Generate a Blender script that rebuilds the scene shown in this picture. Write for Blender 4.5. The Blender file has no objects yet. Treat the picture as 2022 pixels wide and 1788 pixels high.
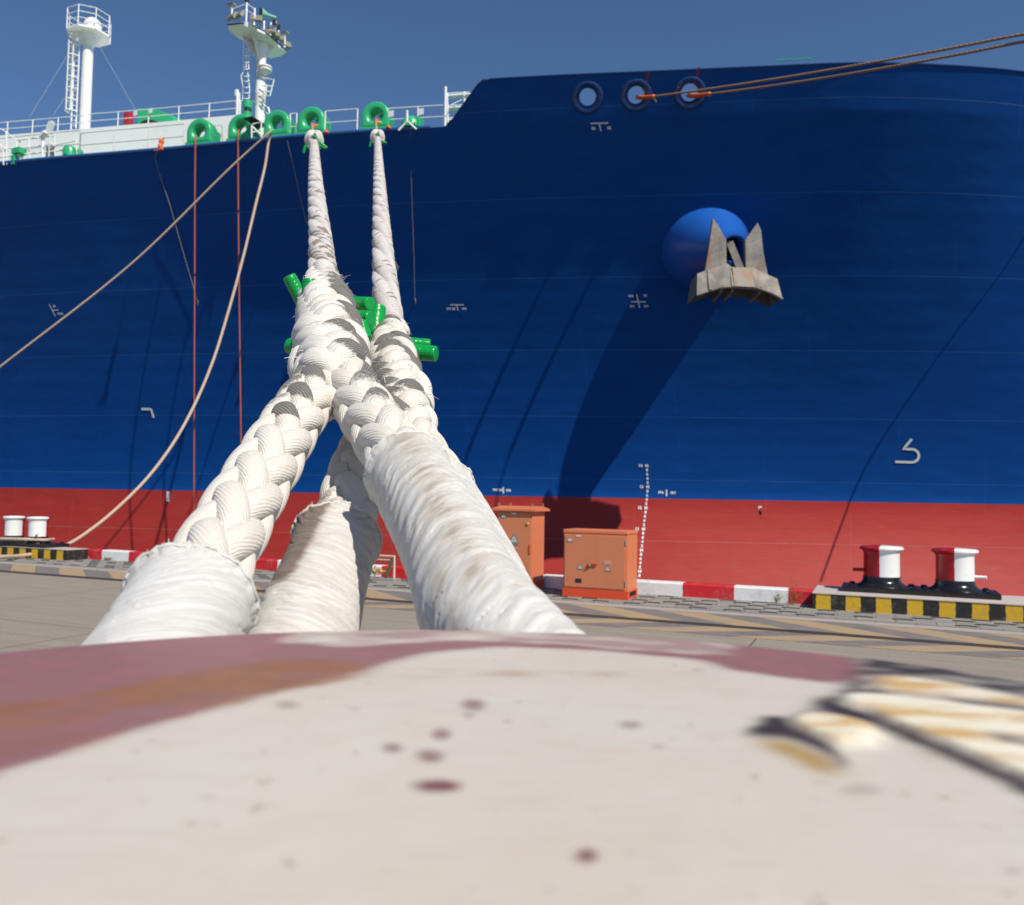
import bpy, math, random
import numpy as np
from mathutils import Vector, Matrix
C = bpy.context.scene.collection
scene = bpy.context.scene
PI = math.pi
rng = np.random.RandomState(7)

# ------------------------------------------------------------------ camera
EYE = 2.0                                   # camera height above the quay
FPX = 1650.0                                # focal length in units of a 2022-wide frame
PITCH, ROLL = 0.0521, 0.0168
Fw = np.array([0, math.cos(PITCH), math.sin(PITCH)])
u0 = np.array([0, -math.sin(PITCH), math.cos(PITCH)])
r0 = np.array([1.0, 0, 0])
Rt = r0*math.cos(ROLL)+u0*math.sin(ROLL)
Up = -r0*math.sin(ROLL)+u0*math.cos(ROLL)
E0 = np.array([0, 0, EYE])
cam = bpy.data.objects.new('camera', bpy.data.cameras.new('camera'))
C.objects.link(cam)
scene.camera = cam
cam.data.sensor_width = 36.0
cam.data.lens = 36.0*FPX/2022.0
cam.data.clip_start = 0.02
cam.data.clip_end = 5000
cam.matrix_world = Matrix(((Rt[0], Up[0], -Fw[0], 0), (Rt[1], Up[1], -Fw[1], 0), (Rt[2], Up[2], -Fw[2], EYE), (0, 0, 0, 1)))
cam.data.dof.use_dof = True
cam.data.dof.focus_distance = 2.0
cam.data.dof.aperture_fstop = cam.data.lens/1000.0/0.0041
cam.data.dof.aperture_blades = 0

# ------------------------------------------------------------------ light
SUN_EL = math.radians(47)
sun_h = np.array([0.60, -0.80]); sun_h /= np.linalg.norm(sun_h)
SUN = np.array([sun_h[0]*math.cos(SUN_EL), sun_h[1]*math.cos(SUN_EL), math.sin(SUN_EL)])
w = bpy.data.worlds.new("World"); scene.world = w; w.use_nodes = True
wt = w.node_tree
bg = wt.nodes['Background']
sky = wt.nodes.new('ShaderNodeTexSky'); sky.sky_type = 'NISHITA'; sky.sun_disc = False
sky.sun_elevation = SUN_EL; sky.sun_rotation = math.atan2(sun_h[0], sun_h[1])
sky.air_density = 1.0; sky.dust_density = 0.0; sky.ozone_density = 8.5; sky.altitude = 0
wt.links.new(sky.outputs[0], bg.inputs[0]); bg.inputs[1].default_value = 0.097
sl = bpy.data.lights.new('sun', 'SUN'); sl.energy = 5.0; sl.angle = math.radians(0.5); sl.color = (1.0, 0.92, 0.80)
so = bpy.data.objects.new('sun', sl); C.objects.link(so)
so.rotation_euler = Vector(SUN).to_track_quat('Z', 'Y').to_euler()
scene.view_settings.view_transform = 'Standard'; scene.view_settings.look = 'None'
scene.view_settings.exposure = 0.0; scene.view_settings.gamma = 1.0
scene.render.engine = 'CYCLES'
scene.cycles.use_denoising = True
scene.cycles.max_bounces = 6; scene.cycles.diffuse_bounces = 3; scene.cycles.glossy_bounces = 3
scene.cycles.sample_clamp_indirect = 6

# ------------------------------------------------------------------ coordinates
SV = np.array([.9171, -.3987, 0]); NV = np.array([.3987, .9171, 0]); ZV = np.array([0, 0, 1.0])
def W(s, n, h):                             # along the quay, out over the water, height relative to the eye
    return SV*s+NV*n+ZV*(h+EYE)
def ray(x, y): return Fw+Rt*(x-1011)/FPX+Up*(894-y)/FPX
def at(x, y, z): return E0+ray(x, y)*z      # real point seen at depth z
def atH(x, y, h): d = ray(x, y); return E0+d*h/d[2]
def sn(p): q = p-E0; return float(q@SV), float(q@NV), float(q[2])
def proj(P):
    q = P-E0; z = q@Fw
    return 1011+FPX*(q@Rt)/z, 894-FPX*(q@Up)/z

# ------------------------------------------------------------------ noise
def hsh(i, j, k=0):
    v = np.sin(np.asarray(i)*127.1+np.asarray(j)*311.7+k*74.7)*43758.5453
    return v-np.floor(v)
def vn(x, y=0.0, seed=0):
    x, y = np.broadcast_arrays(np.asarray(x, float), np.asarray(y, float))
    xi, yi = np.floor(x), np.floor(y); fx, fy = x-xi, y-yi
    fx = fx*fx*(3-2*fx); fy = fy*fy*(3-2*fy)
    a = hsh(xi, yi, seed); b = hsh(xi+1, yi, seed); c = hsh(xi, yi+1, seed); d = hsh(xi+1, yi+1, seed)
    return (a*(1-fx)+b*fx)*(1-fy)+(c*(1-fx)+d*fx)*fy
def fbm(x, y=0.0, seed=0, o=4):
    s, a, t = 0, 1, 0
    for i in range(o):
        s = s+a*vn(np.asarray(x)*2**i, np.asarray(y)*2**i, seed+i); t += a; a *= .5
    return s/t

# ------------------------------------------------------------------ materials
class NT:
    def __init__(s, name):
        s.m = bpy.data.materials.new(name); s.m.use_nodes = True
        s.t = s.m.node_tree; s.b = s.t.nodes['Principled BSDF']
    def n(s, typ, ins=None, **kw):
        nd = s.t.nodes.new('ShaderNode'+typ)
        for k, v in kw.items(): setattr(nd, k, v)
        for k, v in (ins or {}).items():
            s.set(nd.inputs[k], v)
        return nd
    def set(s, inp, v):
        if hasattr(v, 'is_linked') or isinstance(v, bpy.types.NodeSocket): s.t.links.new(v, inp)
        else:
            if isinstance(v, tuple) and len(v) == 3 and inp.type == 'RGBA': v = v+(1,)
            inp.default_value = v
    def math(s, op, a, b=0.0, c=0.0): return s.n('Math', {0: a, 1: b, 2: c}, operation=op).outputs[0]
    def attr(s, nm): return s.n('Attribute', attribute_name=nm)
    def noise(s, scale, vec=None, detail=4, rough=.55):
        d = {'Scale': scale, 'Detail': detail, 'Roughness': rough}
        if vec is not None: d['Vector'] = vec
        return s.n('TexNoise', d).outputs[0]
    def ramp(s, f, stops):
        r = s.n('ValToRGB', {0: f}); e = r.color_ramp.elements
        while len(e) < len(stops): e.new(.5)
        for i, (p, c) in enumerate(stops):
            e[i].position = p; e[i].color = (c, c, c, 1) if isinstance(c, (int, float)) else tuple(c)+(1,)
        return r.outputs[0]
    def mix(s, f, a, b):
        nd = s.n('Mix', data_type='RGBA'); s.set(nd.inputs[0], f); s.set(nd.inputs[6], a); s.set(nd.inputs[7], b); return nd.outputs[2]
    def obj(s): return s.n('TexCoord').outputs['Object']
    def map(s, vec, scale=(1, 1, 1), rot=(0, 0, 0), loc=(0, 0, 0)):
        return s.n('Mapping', {'Vector': vec, 'Scale': scale, 'Rotation': rot, 'Location': loc}).outputs[0]
    def bump(s, hgt, strength=.3, dist=.01, nrm=None):
        d = {'Height': hgt, 'Strength': strength, 'Distance': dist}
        if nrm is not None: d['Normal'] = nrm
        return s.n('Bump', d).outputs[0]
    def out(s, col=None, rough=None, nrm=None, **kw):
        if col is not None: s.set(s.b.inputs['Base Color'], col)
        if rough is not None: s.set(s.b.inputs['Roughness'], rough)
        if nrm is not None: s.set(s.b.inputs['Normal'], nrm)
        for k, v in kw.items(): s.set(s.b.inputs[k.replace('_', ' ')], v)
        return s.m
def paint(name, col, rough=.4, wear=.25, scale=3.0, dirt=(.12, .09, .07), bumpd=.002, amt=.35):
    """painted surface: slight tone variation, a few dirt blotches, orange-peel bump"""
    t = NT(name); o = t.obj()
    n1 = t.noise(scale, o, 6, .6); n2 = t.noise(scale*7, o, 3)
    v = t.mix(t.math('MULTIPLY', n1, wear), col, tuple(c*.72 for c in col))
    d = t.ramp(n1, [(.58, 0.0), (.78, amt)])
    v = t.mix(t.math('MULTIPLY', d, n2), v, dirt)
    return t.out(v, t.math('ADD', t.math('MULTIPLY', n1, .2), rough-.08), t.bump(t.noise(scale*12, o, 2), .25, bumpd))
M = {}
M['white'] = paint('white_paint', (.84, .85, .83), .35, .15)
M['white_matt'] = paint('white_paint_matt', (.74, .75, .73), .55, .3)
M['green'] = paint('green_paint', (.03, .42, .17), .28, .25)
M['bollard_black'] = paint('black_bitumen_paint', (.012, .012, .014), .2, .3)
M['dark'] = paint('dark_fitting', (.02, .02, .022), .45)
M['steel'] = paint('grey_steel', (.3, .3, .29), .5)
M['redbox'] = paint('red_box_paint', (.45, .02, .03), .4)
M['lamp'] = paint('lamp_housing', (.33, .34, .27), .45)
M['orange'] = paint('orange_webbing', (.75, .13, .03), .7)
M['yellow'] = paint('yellow_cord', (.7, .6, .08), .7)
M['brass'] = paint('brass_valve', (.45, .3, .06), .35)
M['pipegreen'] = paint('dark_green_pipe', (.02, .14, .05), .4)
M['pipecream'] = paint('cream_pipe', (.6, .5, .38), .5)
M['mark'] = paint('hull_mark_white', (.75, .77, .76), .5, .2)
M['hole'] = paint('black_opening', (.004, .004, .005), .9)
M['blue_gloss'] = paint('blue_gloss_paint', (.015, .11, .46), .24, .2, 1.2)
M['seablue'] = paint('gunwale_blue', (.03, .12, .36), .3)

# ------------------------------------------------------------------ object helpers
WL = {}
def link(o, parent=None):
    C.objects.link(o)
    if parent is not None: o.parent = parent
    return o
def tag(o, label=None, cat=None, group=None, kind=None):
    for k, v in (('label', label), ('category', cat), ('group', group), ('kind', kind)):
        if v: o[k] = v
    return o
def thing(name, label, cat, loc, group=None):
    o = bpy.data.objects.new(name, None); C.objects.link(o); o.location = tuple(loc); o.empty_display_size = .2
    WL[o.name] = np.array(loc, float)
    return tag(o, label, cat, group)
def mk(name, V, F, mat, parent=None, smooth=True, attrs=None, vec=None):
    V = np.asarray(V, np.float32).reshape(-1, 3)
    org = WL[parent.name] if parent is not None else np.zeros(3)
    V = V-org.astype(np.float32)
    me = bpy.data.meshes.new(name)
    if isinstance(F, np.ndarray):
        k = F.shape[1]; nf = len(F)
        me.vertices.add(len(V)); me.vertices.foreach_set('co', V.ravel())
        me.loops.add(nf*k); me.loops.foreach_set('vertex_index', F.astype(np.int32).ravel())
        me.polygons.add(nf); me.polygons.foreach_set('loop_start', np.arange(0, nf*k, k, dtype=np.int32))
    else:
        me.from_pydata(V.tolist(), [], F)
    me.update(); me.validate()
    if smooth:
        me.polygons.foreach_set('use_smooth', np.ones(len(me.polygons), bool))
    for k, a in (attrs or {}).items():
        at_ = me.attributes.new(k, 'FLOAT', 'POINT'); at_.data.foreach_set('value', np.asarray(a, np.float32).ravel())
    if vec is not None:
        at_ = me.attributes.new('suv', 'FLOAT_VECTOR', 'POINT'); at_.data.foreach_set('vector', np.asarray(vec, np.float32).ravel())
    me.materials.append(mat)
    o = bpy.data.objects.new(name, me); link(o, parent); WL[o.name] = org
    return o
def gridF(a, b, off=0, wa=False, wb=False):
    i = np.arange(a if wa else a-1)[:, None]; j = np.arange(b if wb else b-1)[None, :]
    i2 = (i+1) % a; j2 = (j+1) % b
    q = np.stack([i*b+j, i*b+j2, i2*b+j2, i2*b+j], -1).reshape(-1, 4)
    return q+off
class MB:
    def __init__(s): s.v = []; s.f = []; s.flat = False
    def add(s, V, F):
        o = len(s.v); s.v += [tuple(map(float, p)) for p in V]; s.f += [tuple(int(i)+o for i in f) for f in F]; return s
    def box(s, c, ax, ay, az, bev=0):
        """box about c with half-extent vectors; bevelled edges if bev>0"""
        c, ax, ay, az = [np.array(q, float) for q in (c, ax, ay, az)]
        if bev <= 0:
            V = [c+i*ax+j*ay+k*az for i in (-1, 1) for j in (-1, 1) for k in (-1, 1)]
            return s.add(V, [(0, 1, 3, 2), (4, 6, 7, 5), (0, 4, 5, 1), (2, 3, 7, 6), (0, 2, 6, 4), (1, 5, 7, 3)])
        bm = __import__('bmesh').new(); import bmesh
        bmesh.ops.create_cube(bm, size=2)
        L = [np.linalg.norm(q) for q in (ax, ay, az)]
        for v in bm.verts: v.co = (v.co.x*L[0], v.co.y*L[1], v.co.z*L[2])
        bmesh.ops.bevel(bm, geom=bm.edges[:], offset=bev, segments=2, affect='EDGES', profile=.6)
        bm.verts.index_update()
        ux, uy, uz = ax/L[0], ay/L[1], az/L[2]
        s.add([c+ux*v.co.x+uy*v.co.y+uz*v.co.z for v in bm.verts], [[v.index for v in f.verts] for f in bm.faces]); bm.free(); return s
    def tube(s, pts, r, k=8, cap=True, closed=False):
        P = np.array(pts, float); n = len(P)
        rr = np.full(n, r) if np.isscalar(r) else np.array(r, float)
        T = np.gradient(P, axis=0) if not closed else (np.roll(P, -1, 0)-np.roll(P, 1, 0))
        T /= np.linalg.norm(T, axis=1)[:, None]+1e-12
        ref = np.array([0, 0, 1.0]) if abs(T[0][2]) < .9 else np.array([1.0, 0, 0])
        N_ = np.cross(T[0], ref); N_ /= np.linalg.norm(N_)
        V = []
        for i in range(n):
            N_ = N_-T[i]*(N_@T[i]); N_ /= np.linalg.norm(N_); B = np.cross(T[i], N_)
            for j in range(k):
                a = 2*PI*j/k; V.append(P[i]+rr[i]*(math.cos(a)*N_+math.sin(a)*B))
        F = gridF(n, k, 0, closed, True).tolist()
        if cap and not closed: F += [tuple(range(k))[::-1], tuple(range((n-1)*k, n*k))]
        return s.add(V, F)
    def lathe(s, c, prof, axis=ZV, k=32, cap=True):
        c = np.array(c, float); ax = np.array(axis, float); ax /= np.linalg.norm(ax)
        ref = np.array([0, 0, 1.0]) if abs(ax[2]) < .9 else np.array([1.0, 0, 0])
        a_ = np.cross(ref, ax); a_ /= np.linalg.norm(a_); b_ = np.cross(ax, a_)
        V = [c+ax*z+r*(math.cos(2*PI*j/k)*a_+math.sin(2*PI*j/k)*b_) for r, z in prof for j in range(k)]
        F = gridF(len(prof), k, 0, False, True).tolist()
        if cap: F += [tuple(range(k))[::-1], tuple(range((len(prof)-1)*k, len(prof)*k))]
        return s.add(V, F)
    def prism(s, poly, d):
        n = len(poly); P = [np.array(p, float) for p in poly]; d = np.array(d, float)
        return s.add(P+[p+d for p in P], [tuple(range(n))[::-1], tuple(range(n, 2*n))]+[(i, (i+1) % n, n+(i+1) % n, n+i) for i in range(n)])
    def build(s, name, mat, parent=None, smooth=False, **kw):
        o = mk(name, s.v, s.f, mat, parent, smooth=smooth, **kw)
        if smooth: 
            me = o.data
            bm_ang(me)
        return o
def bm_ang(me, ang=math.radians(38)):
    """mark sharp edges so that smooth shading keeps real corners"""
    import bmesh
    bm = bmesh.new(); bm.from_mesh(me)
    bmesh.ops.recalc_face_normals(bm, faces=bm.faces)
    for e in bm.edges:
        if len(e.link_faces) == 2 and e.calc_face_angle(0) > ang: e.smooth = False
    bm.to_mesh(me); bm.free()
def smoothpath(pts, n=200):
    P = np.array(pts, float); k = len(P)
    d = np.r_[0, np.cumsum(np.linalg.norm(np.diff(P, axis=0), axis=1))]
    T = np.gradient(P, d, axis=0)
    x = np.linspace(0, d[-1], n); i = np.clip(np.searchsorted(d, x, side='right')-1, 0, k-2)
    h = (d[i+1]-d[i])[:, None]; t = ((x-d[i])[:, None])/h
    return (2*t**3-3*t**2+1)*P[i]+(t**3-2*t**2+t)*h*T[i]+(-2*t**3+3*t**2)*P[i+1]+(t**3-t**2)*h*T[i+1]
def hermite(xs, ys):
    xs, ys = np.array(xs, float), np.array(ys, float); m = np.gradient(ys, xs)
    def f(x):
        x = np.clip(np.asarray(x, float), xs[0], xs[-1]); i = np.clip(np.searchsorted(xs, x, side='right')-1, 0, len(xs)-2)
        h = xs[i+1]-xs[i]; t = (x-xs[i])/h
        return (2*t**3-3*t**2+1)*ys[i]+(t**3-2*t**2+t)*h*m[i]+(-2*t**3+3*t**2)*ys[i+1]+(t**3-t**2)*h*m[i+1]
    return f

# ------------------------------------------------------------------ ground, quay, water
def sheet(name, s0, s1, n0, n1, z, mat, thick=None):
    b = MB()
    P = [SV*s0+NV*n0, SV*s1+NV*n0, SV*s1+NV*n1, SV*s0+NV*n1]
    if thick: b.prism([p+ZV*(z-thick) for p in P], ZV*thick)
    else: b.add([p+ZV*z for p in P], [(0, 1, 2, 3)])
    return tag(b.build(name, mat), kind='structure')
QR = math.atan2(SV[1], SV[0])
t = NT('quay_concrete'); o = t.map(t.obj(), rot=(0, 0, -QR))
st = t.noise(1.0, t.map(o, (.55, 6.0, 1)), 8, .62); fn = t.noise(22, o, 6, .7); bl = t.noise(.5, o, 4)
c = t.mix(st, (.185, .158, .125), (.40, .355, .295))
c = t.mix(t.ramp(bl, [(.35, .0), (.7, .55)]), c, (.27, .24, .20))
c = t.mix(t.math('MULTIPLY', t.ramp(fn, [(.5, 0.), (.72, 1.)]), .45), c, (.13, .12, .105))
sx = t.n('SeparateXYZ', {0: o})
def line(t, v, period, width, off=0.0):
    f = t.math('FRACT', t.math('DIVIDE', t.math('ADD', v, off), period)); return t.math('LESS_THAN', f, width/period)
j = t.math('MAXIMUM', line(t, sx.outputs[0], 4.2, .03, 1.6), line(t, sx.outputs[1], 5.0, .03, 1.3))
c = t.mix(t.math('MULTIPLY', j, .7), c, (.06, .055, .05))
M['concrete'] = t.out(c, .85, t.bump(t.math('ADD', fn, t.math('MULTIPLY', st, .6)), .5, .01))
sheet('ground', -400, 400, -400, 17.9, 0, M['concrete'])
# dark sheet added unseen behind the camera to cut ground bounce
t = NT('unseen_dark_ground'); o = t.obj(); n1 = t.noise(.3, o, 5); n2 = t.noise(40, o, 4)
M['unseen_dark'] = t.out(t.mix(n1, (.035, .034, .033), (.06, .058, .055)), .9, t.bump(n2, .5, .01))
sheet('unseen_dark_ground', -400, 400, -400, -7, .004, M['unseen_dark'])
b = MB(); b.add([SV*-400+NV*17.9, SV*400+NV*17.9, SV*400+NV*17.9-ZV*9, SV*-400+NV*17.9-ZV*9], [(0, 3, 2, 1)])
tag(b.build('quay_wall', M['concrete']), kind='structure')
t = NT('harbour_water'); o = t.obj()
M['water'] = t.out((.01, .035, .04), .08, t.bump(t.noise(1.2, o, 5), .5, .12))
b = MB(); b.add([SV*-1500+NV*17.9-ZV*3.4, SV*1500+NV*17.9-ZV*3.4, SV*1500+NV*2500-ZV*3.4, SV*-1500+NV*2500-ZV*3.4], [(0, 1, 2, 3)])
tag(b.build('water', M['water']), kind='structure')

# hazard-painted bands either side of the crane rail
def hazard(name, sgn, shift):
    t = NT(name); o = t.map(t.obj(), rot=(0, 0, -QR)); sx = t.n('SeparateXYZ', {0: o})
    v = t.math('ADD', t.math('MULTIPLY', sx.outputs[1], sgn), sx.outputs[0])
    f = t.math('FRACT', t.math('DIVIDE', t.math('ADD', v, shift), 1.7))
    yel = t.math('GREATER_THAN', f, .5)
    n1 = t.noise(2.2, t.map(o, (.7, 3, 1)), 7, .65); n2 = t.noise(14, o, 5, .7)
    c = t.mix(yel, (.15, .135, .14), (.50, .33, .15))
    c = t.mix(t.ramp(n1, [(.36, 0.), (.70, .85)]), c, (.30, .26, .22))
    c = t.mix(t.math('MULTIPLY', n2, .3), c, (.12, .11, .10))
    return t.out(c, .75, t.bump(n2, .4, .006))
sheet('road_marking_upper', -60, 40, 13.72, 14.92, .004, hazard('hazard_paint_upper', 1.3, .35))
sheet('road_marking_lower', -12.6, 40, 12.62, 13.46, .004, hazard('hazard_paint_lower', -1.6, .9))
M['strip'] = paint('pale_concrete_strip', (.40, .36, .325), .85, .5, 2.0, (.2, .18, .16), .01, .6)
sheet('concrete_strip', -80, 60, 14.93, 15.32, .006, M['strip'])
# crane rail in its groove
M['rail'] = paint('rusty_rail_steel', (.07, .055, .045), .5, .5)
b = MB()
b.box(SV*-10+NV*13.52+ZV*.004, SV*90, NV*.055, ZV*.012); b.box(SV*-10+NV*13.665+ZV*.004, SV*90, NV*.022, ZV*.009)
tag(b.build('crane_rail', M['rail']), kind='structure')
M['groove'] = paint('dark_groove', (.03, .028, .025), .9)
sheet('rail_groove', -100, 80, 13.46, 13.72, .002, M['groove'])
sheet('rail_groove_inner', -100, 80, 15.32, 15.36, .0075, M['groove'])
# interlocking paver strip beside the kerb
t = NT('interlocking_pavers'); o = t.map(t.obj(), rot=(0, 0, -QR))
br = t.n('TexBrick', {'Vector': o, 'Scale': 1.0, 'Mortar Size': .012, 'Brick Width': .62, 'Row Height': .31, 'Color1': (.34, .32, .29), 'Color2': (.255, .245, .225), 'Mortar': (.09, .085, .075)})
n2 = t.noise(5, o, 7, .65)
c = t.mix(t.math('MULTIPLY', n2, .45), br.outputs[0], (.2, .185, .165))
M['paver'] = t.out(c, .85, t.bump(t.math('ADD', br.outputs[1], t.math('MULTIPLY', n2, -.5)), -.5, .01))
b = MB()
P0 = [SV*-80+NV*15.36, SV*60+NV*15.36, SV*60+NV*17.2, SV*-80+NV*17.2]
b.add([p+ZV*.006 for p in P0], [(0, 1, 2, 3)])
tag(b.build('paver_strip', M['paver']), kind='structure')
# dark raised arcs in place of the shadows of paver lifting holes (surface pattern of the strip)
b = MB()
for r in range(6):
    for i in range(-60, 26):
        s = i*.62+(r % 2)*.31+.12; n = 15.52+r*.29
        if hsh(i, r, 3) < .3: continue
        a = [SV*(s+.17*math.cos(q))+NV*(n+.05*math.sin(q))+ZV*.012 for q in np.linspace(.15*PI, .95*PI, 7)]
        b.tube(a, .012, 4)
tag(b.build('paver_shadow_arcs', M['groove']), kind='structure')

# red and white kerb
def stripes(name, ca, cb, period, off, thr=None, wearc=(.3, .29, .27), scale=4):
    t = NT(name); o = t.map(t.obj(), rot=(0, 0, -QR)); sx = t.n('SeparateXYZ', {0: o})
    s_ = sx.outputs[0]
    if thr is not None: s_ = t.math('ADD', s_, t.math('MULTIPLY', t.math('LESS_THAN', s_, thr), period))
    nz = t.noise(9, o, 3)
    s_ = t.math('ADD', s_, t.math('MULTIPLY', t.math('SUBTRACT', nz, .5), .05))
    f = t.math('FRACT', t.math('DIVIDE', t.math('SUBTRACT', s_, off), 2*period))
    c = t.mix(t.math('LESS_THAN', f, .5), cb, ca)
    n1 = t.noise(scale, o, 7, .7)
    c = t.mix(t.ramp(n1, [(.52, 0.), (.75, .5)]), c, wearc)
    c = t.mix(t.math('MULTIPLY', t.ramp(t.noise(scale*5, o, 4), [(.62, 0.), (.7, 1.)]), .6), c, (.14, .12, .1))
    return t.out(c, .6, t.bump(n1, .5, .01))
M['kerb'] = stripes('red_white_kerb_paint', (.56, .012, .02), (.74, .75, .74), 1.029, -3.62, -8.0)
def kerb(s0, s1):
    b = MB(); h = .28
    prof = [(17.20, 0), (17.20, h-.03), (17.23, h), (17.5, h), (17.5, 0)]
    b.prism([SV*s0+NV*n+ZV*z for n, z in prof], SV*(s1-s0)); tag(b.build('kerb', M['kerb']), kind='structure')
kerb(-20.58, -1.09); kerb(12, 60)
M['hazblk'] = stripes('black_yellow_plinth_paint', (.62, .38, .015), (.015, .014, .013), .255, -.82, None, (.2, .17, .1), 6)
M['plinthtop'] = paint('plinth_concrete_top', (.52, .46, .42), .8, .4, 3)
def plinth(s0, s1, label, nm='concrete_plinth', na=16.6, nb=18.1):
    c = SV*(s0+s1)/2+NV*17.35
    o = thing(nm, label, 'plinth', c, 'striped plinths under the double bollards')
    b = MB(); h = .30; b.prism([SV*s0+NV*na, SV*s1+NV*na, SV*s1+NV*nb, SV*s0+NV*nb], ZV*(h-.012)); b.build('striped_side', M['hazblk'], o)
    b = MB(); b.prism([SV*(s0-.01)+NV*(na-.015)+ZV*(h-.012), SV*(s1+.01)+NV*(na-.015)+ZV*(h-.012), SV*(s1+.01)+NV*(nb+.01)+ZV*(h-.012), SV*(s0-.01)+NV*(nb+.01)+ZV*(h-.012)], ZV*.014)
    b.build('top_slab', M['plinthtop'], o)
plinth(-1.07, 11.9, 'black and yellow striped concrete plinth under the near half red half white bollards')
plinth(-31, -20.6, 'black and yellow striped concrete plinth under the distant white bollards', na=16.5, nb=17.18)

# double bollards
def split_paint(name, ang, off):
    t = NT(name); o = t.obj(); sx = t.n('SeparateXYZ', {0: o})
    d = t.math('ADD', t.math('MULTIPLY', sx.outputs[0], math.cos(ang)), t.math('MULTIPLY', sx.outputs[1], math.sin(ang)))
    d = t.math('ADD', d, t.math('MULTIPLY', t.math('SUBTRACT', t.noise(8, o, 3), .5), .03))
    n1 = t.noise(5, o, 6)
    c = t.mix(t.math('GREATER_THAN', d, off), (.42, .006, .015), (.80, .81, .80))
    c = t.mix(t.ramp(n1, [(.6, 0.), (.8, .35)]), c, (.3, .22, .2))
    return t.out(c, .3, t.bump(n1, .3, .004))
def bollard_pair(centers, mats, label, halfc, group='double bollards on the quay edge', pins=(), rs=1.0):
    c0 = sum(centers)/2; c0 = np.array([c0[0], c0[1], .30])
    root = thing('double_bollard', label, 'bollard', c0, group)
    b = MB(); b.box(c0+ZV*.055, SV*1.32, NV*.42, ZV*.05, .012)
    b.box(c0+ZV*.112-SV*.02, SV*.03, NV*.3, ZV*.012)
    for sx in (-1.15, -.1, .12, 1.15):
        for nx in (-.3, .3): b.lathe(c0+SV*sx+NV*nx+ZV*.1, [(.06, 0), (.06, .03), (.04, .045)], k=8)
    b.build('base_plate', M['bollard_black'], root)
    for c, m, pin in zip(centers, mats, pins):
        c = np.array([c[0], c[1], .405])
        q = MB(); q.lathe(c, [(r_*rs, z_) for r_, z_ in ((.44, 0), (.42, .03), (.36, .07), (.335, .12), (.33, .19))], k=40); q.build('foot_ring', M['bollard_black'], root, True)
        q = MB(); q.lathe(c, [(r_*rs, z_) for r_, z_ in ((.32, .19), (.32, .62), (.33, .66), (.37, .69), (.39, .705), (.39, .735), (.36, .755), (.15, .77), (0.001, .772))], k=48)
        org = WL[root.name]
        # keep the paint split about this post's own axis
        me = q.build('post', m, None, True)
        V = np.empty(len(me.data.vertices)*3, np.float32); me.data.vertices.foreach_get('co', V)
        V = V.reshape(-1, 3)-c.astype(np.float32); me.data.vertices.foreach_set('co', V.ravel())
        me.name = 'post'; me.parent = root; me.location = tuple(c-org); WL[me.name] = c
        d, hh, mm = pin
        g = MB(); dv = SV*d[0]+NV*d[1]; dv /= np.linalg.norm(dv)
        g.tube([c+ZV*hh+dv*.28*rs, c+ZV*hh+dv*.50], .032, 12); g.tube([c+ZV*hh+dv*.50, c+ZV*hh+dv*.515], .036, 12)
        g.build('pin', mm, root, True)
    return root
M['pinred'] = paint('red_pin_paint', (.3, .005, .012), .35)
# split directions chosen from where the seam faces the quay
mr1 = split_paint('red_white_split_a', -.52, .0); mr2 = split_paint('red_white_split_b', -.50, .0)
ml1 = split_paint('white_red_split_c', -1.2, .12); ml2 = split_paint('white_red_split_d', -1.2, .12)
cr = [atH(1741, 1158, -1.6), atH(1886, 1166, -1.6)]
cl = [atH(27, 1070.5, -1.6), atH(74, 1072.5, -1.6)]
bollard_pair(cr, [mr1, mr2], 'near double bollard with half red half white posts on black base plate', None, pins=(((-1, -.25), .30, M['pinred']), ((1, -.2), .26, M['white'])))
bollard_pair(cl, [ml1, ml2], 'distant double bollard with white fronted posts at the left picture edge', None, pins=(((-1, .6), .3, M['pinred']), ((.8, -.7), .3, M['white'])), rs=.80)

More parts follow.
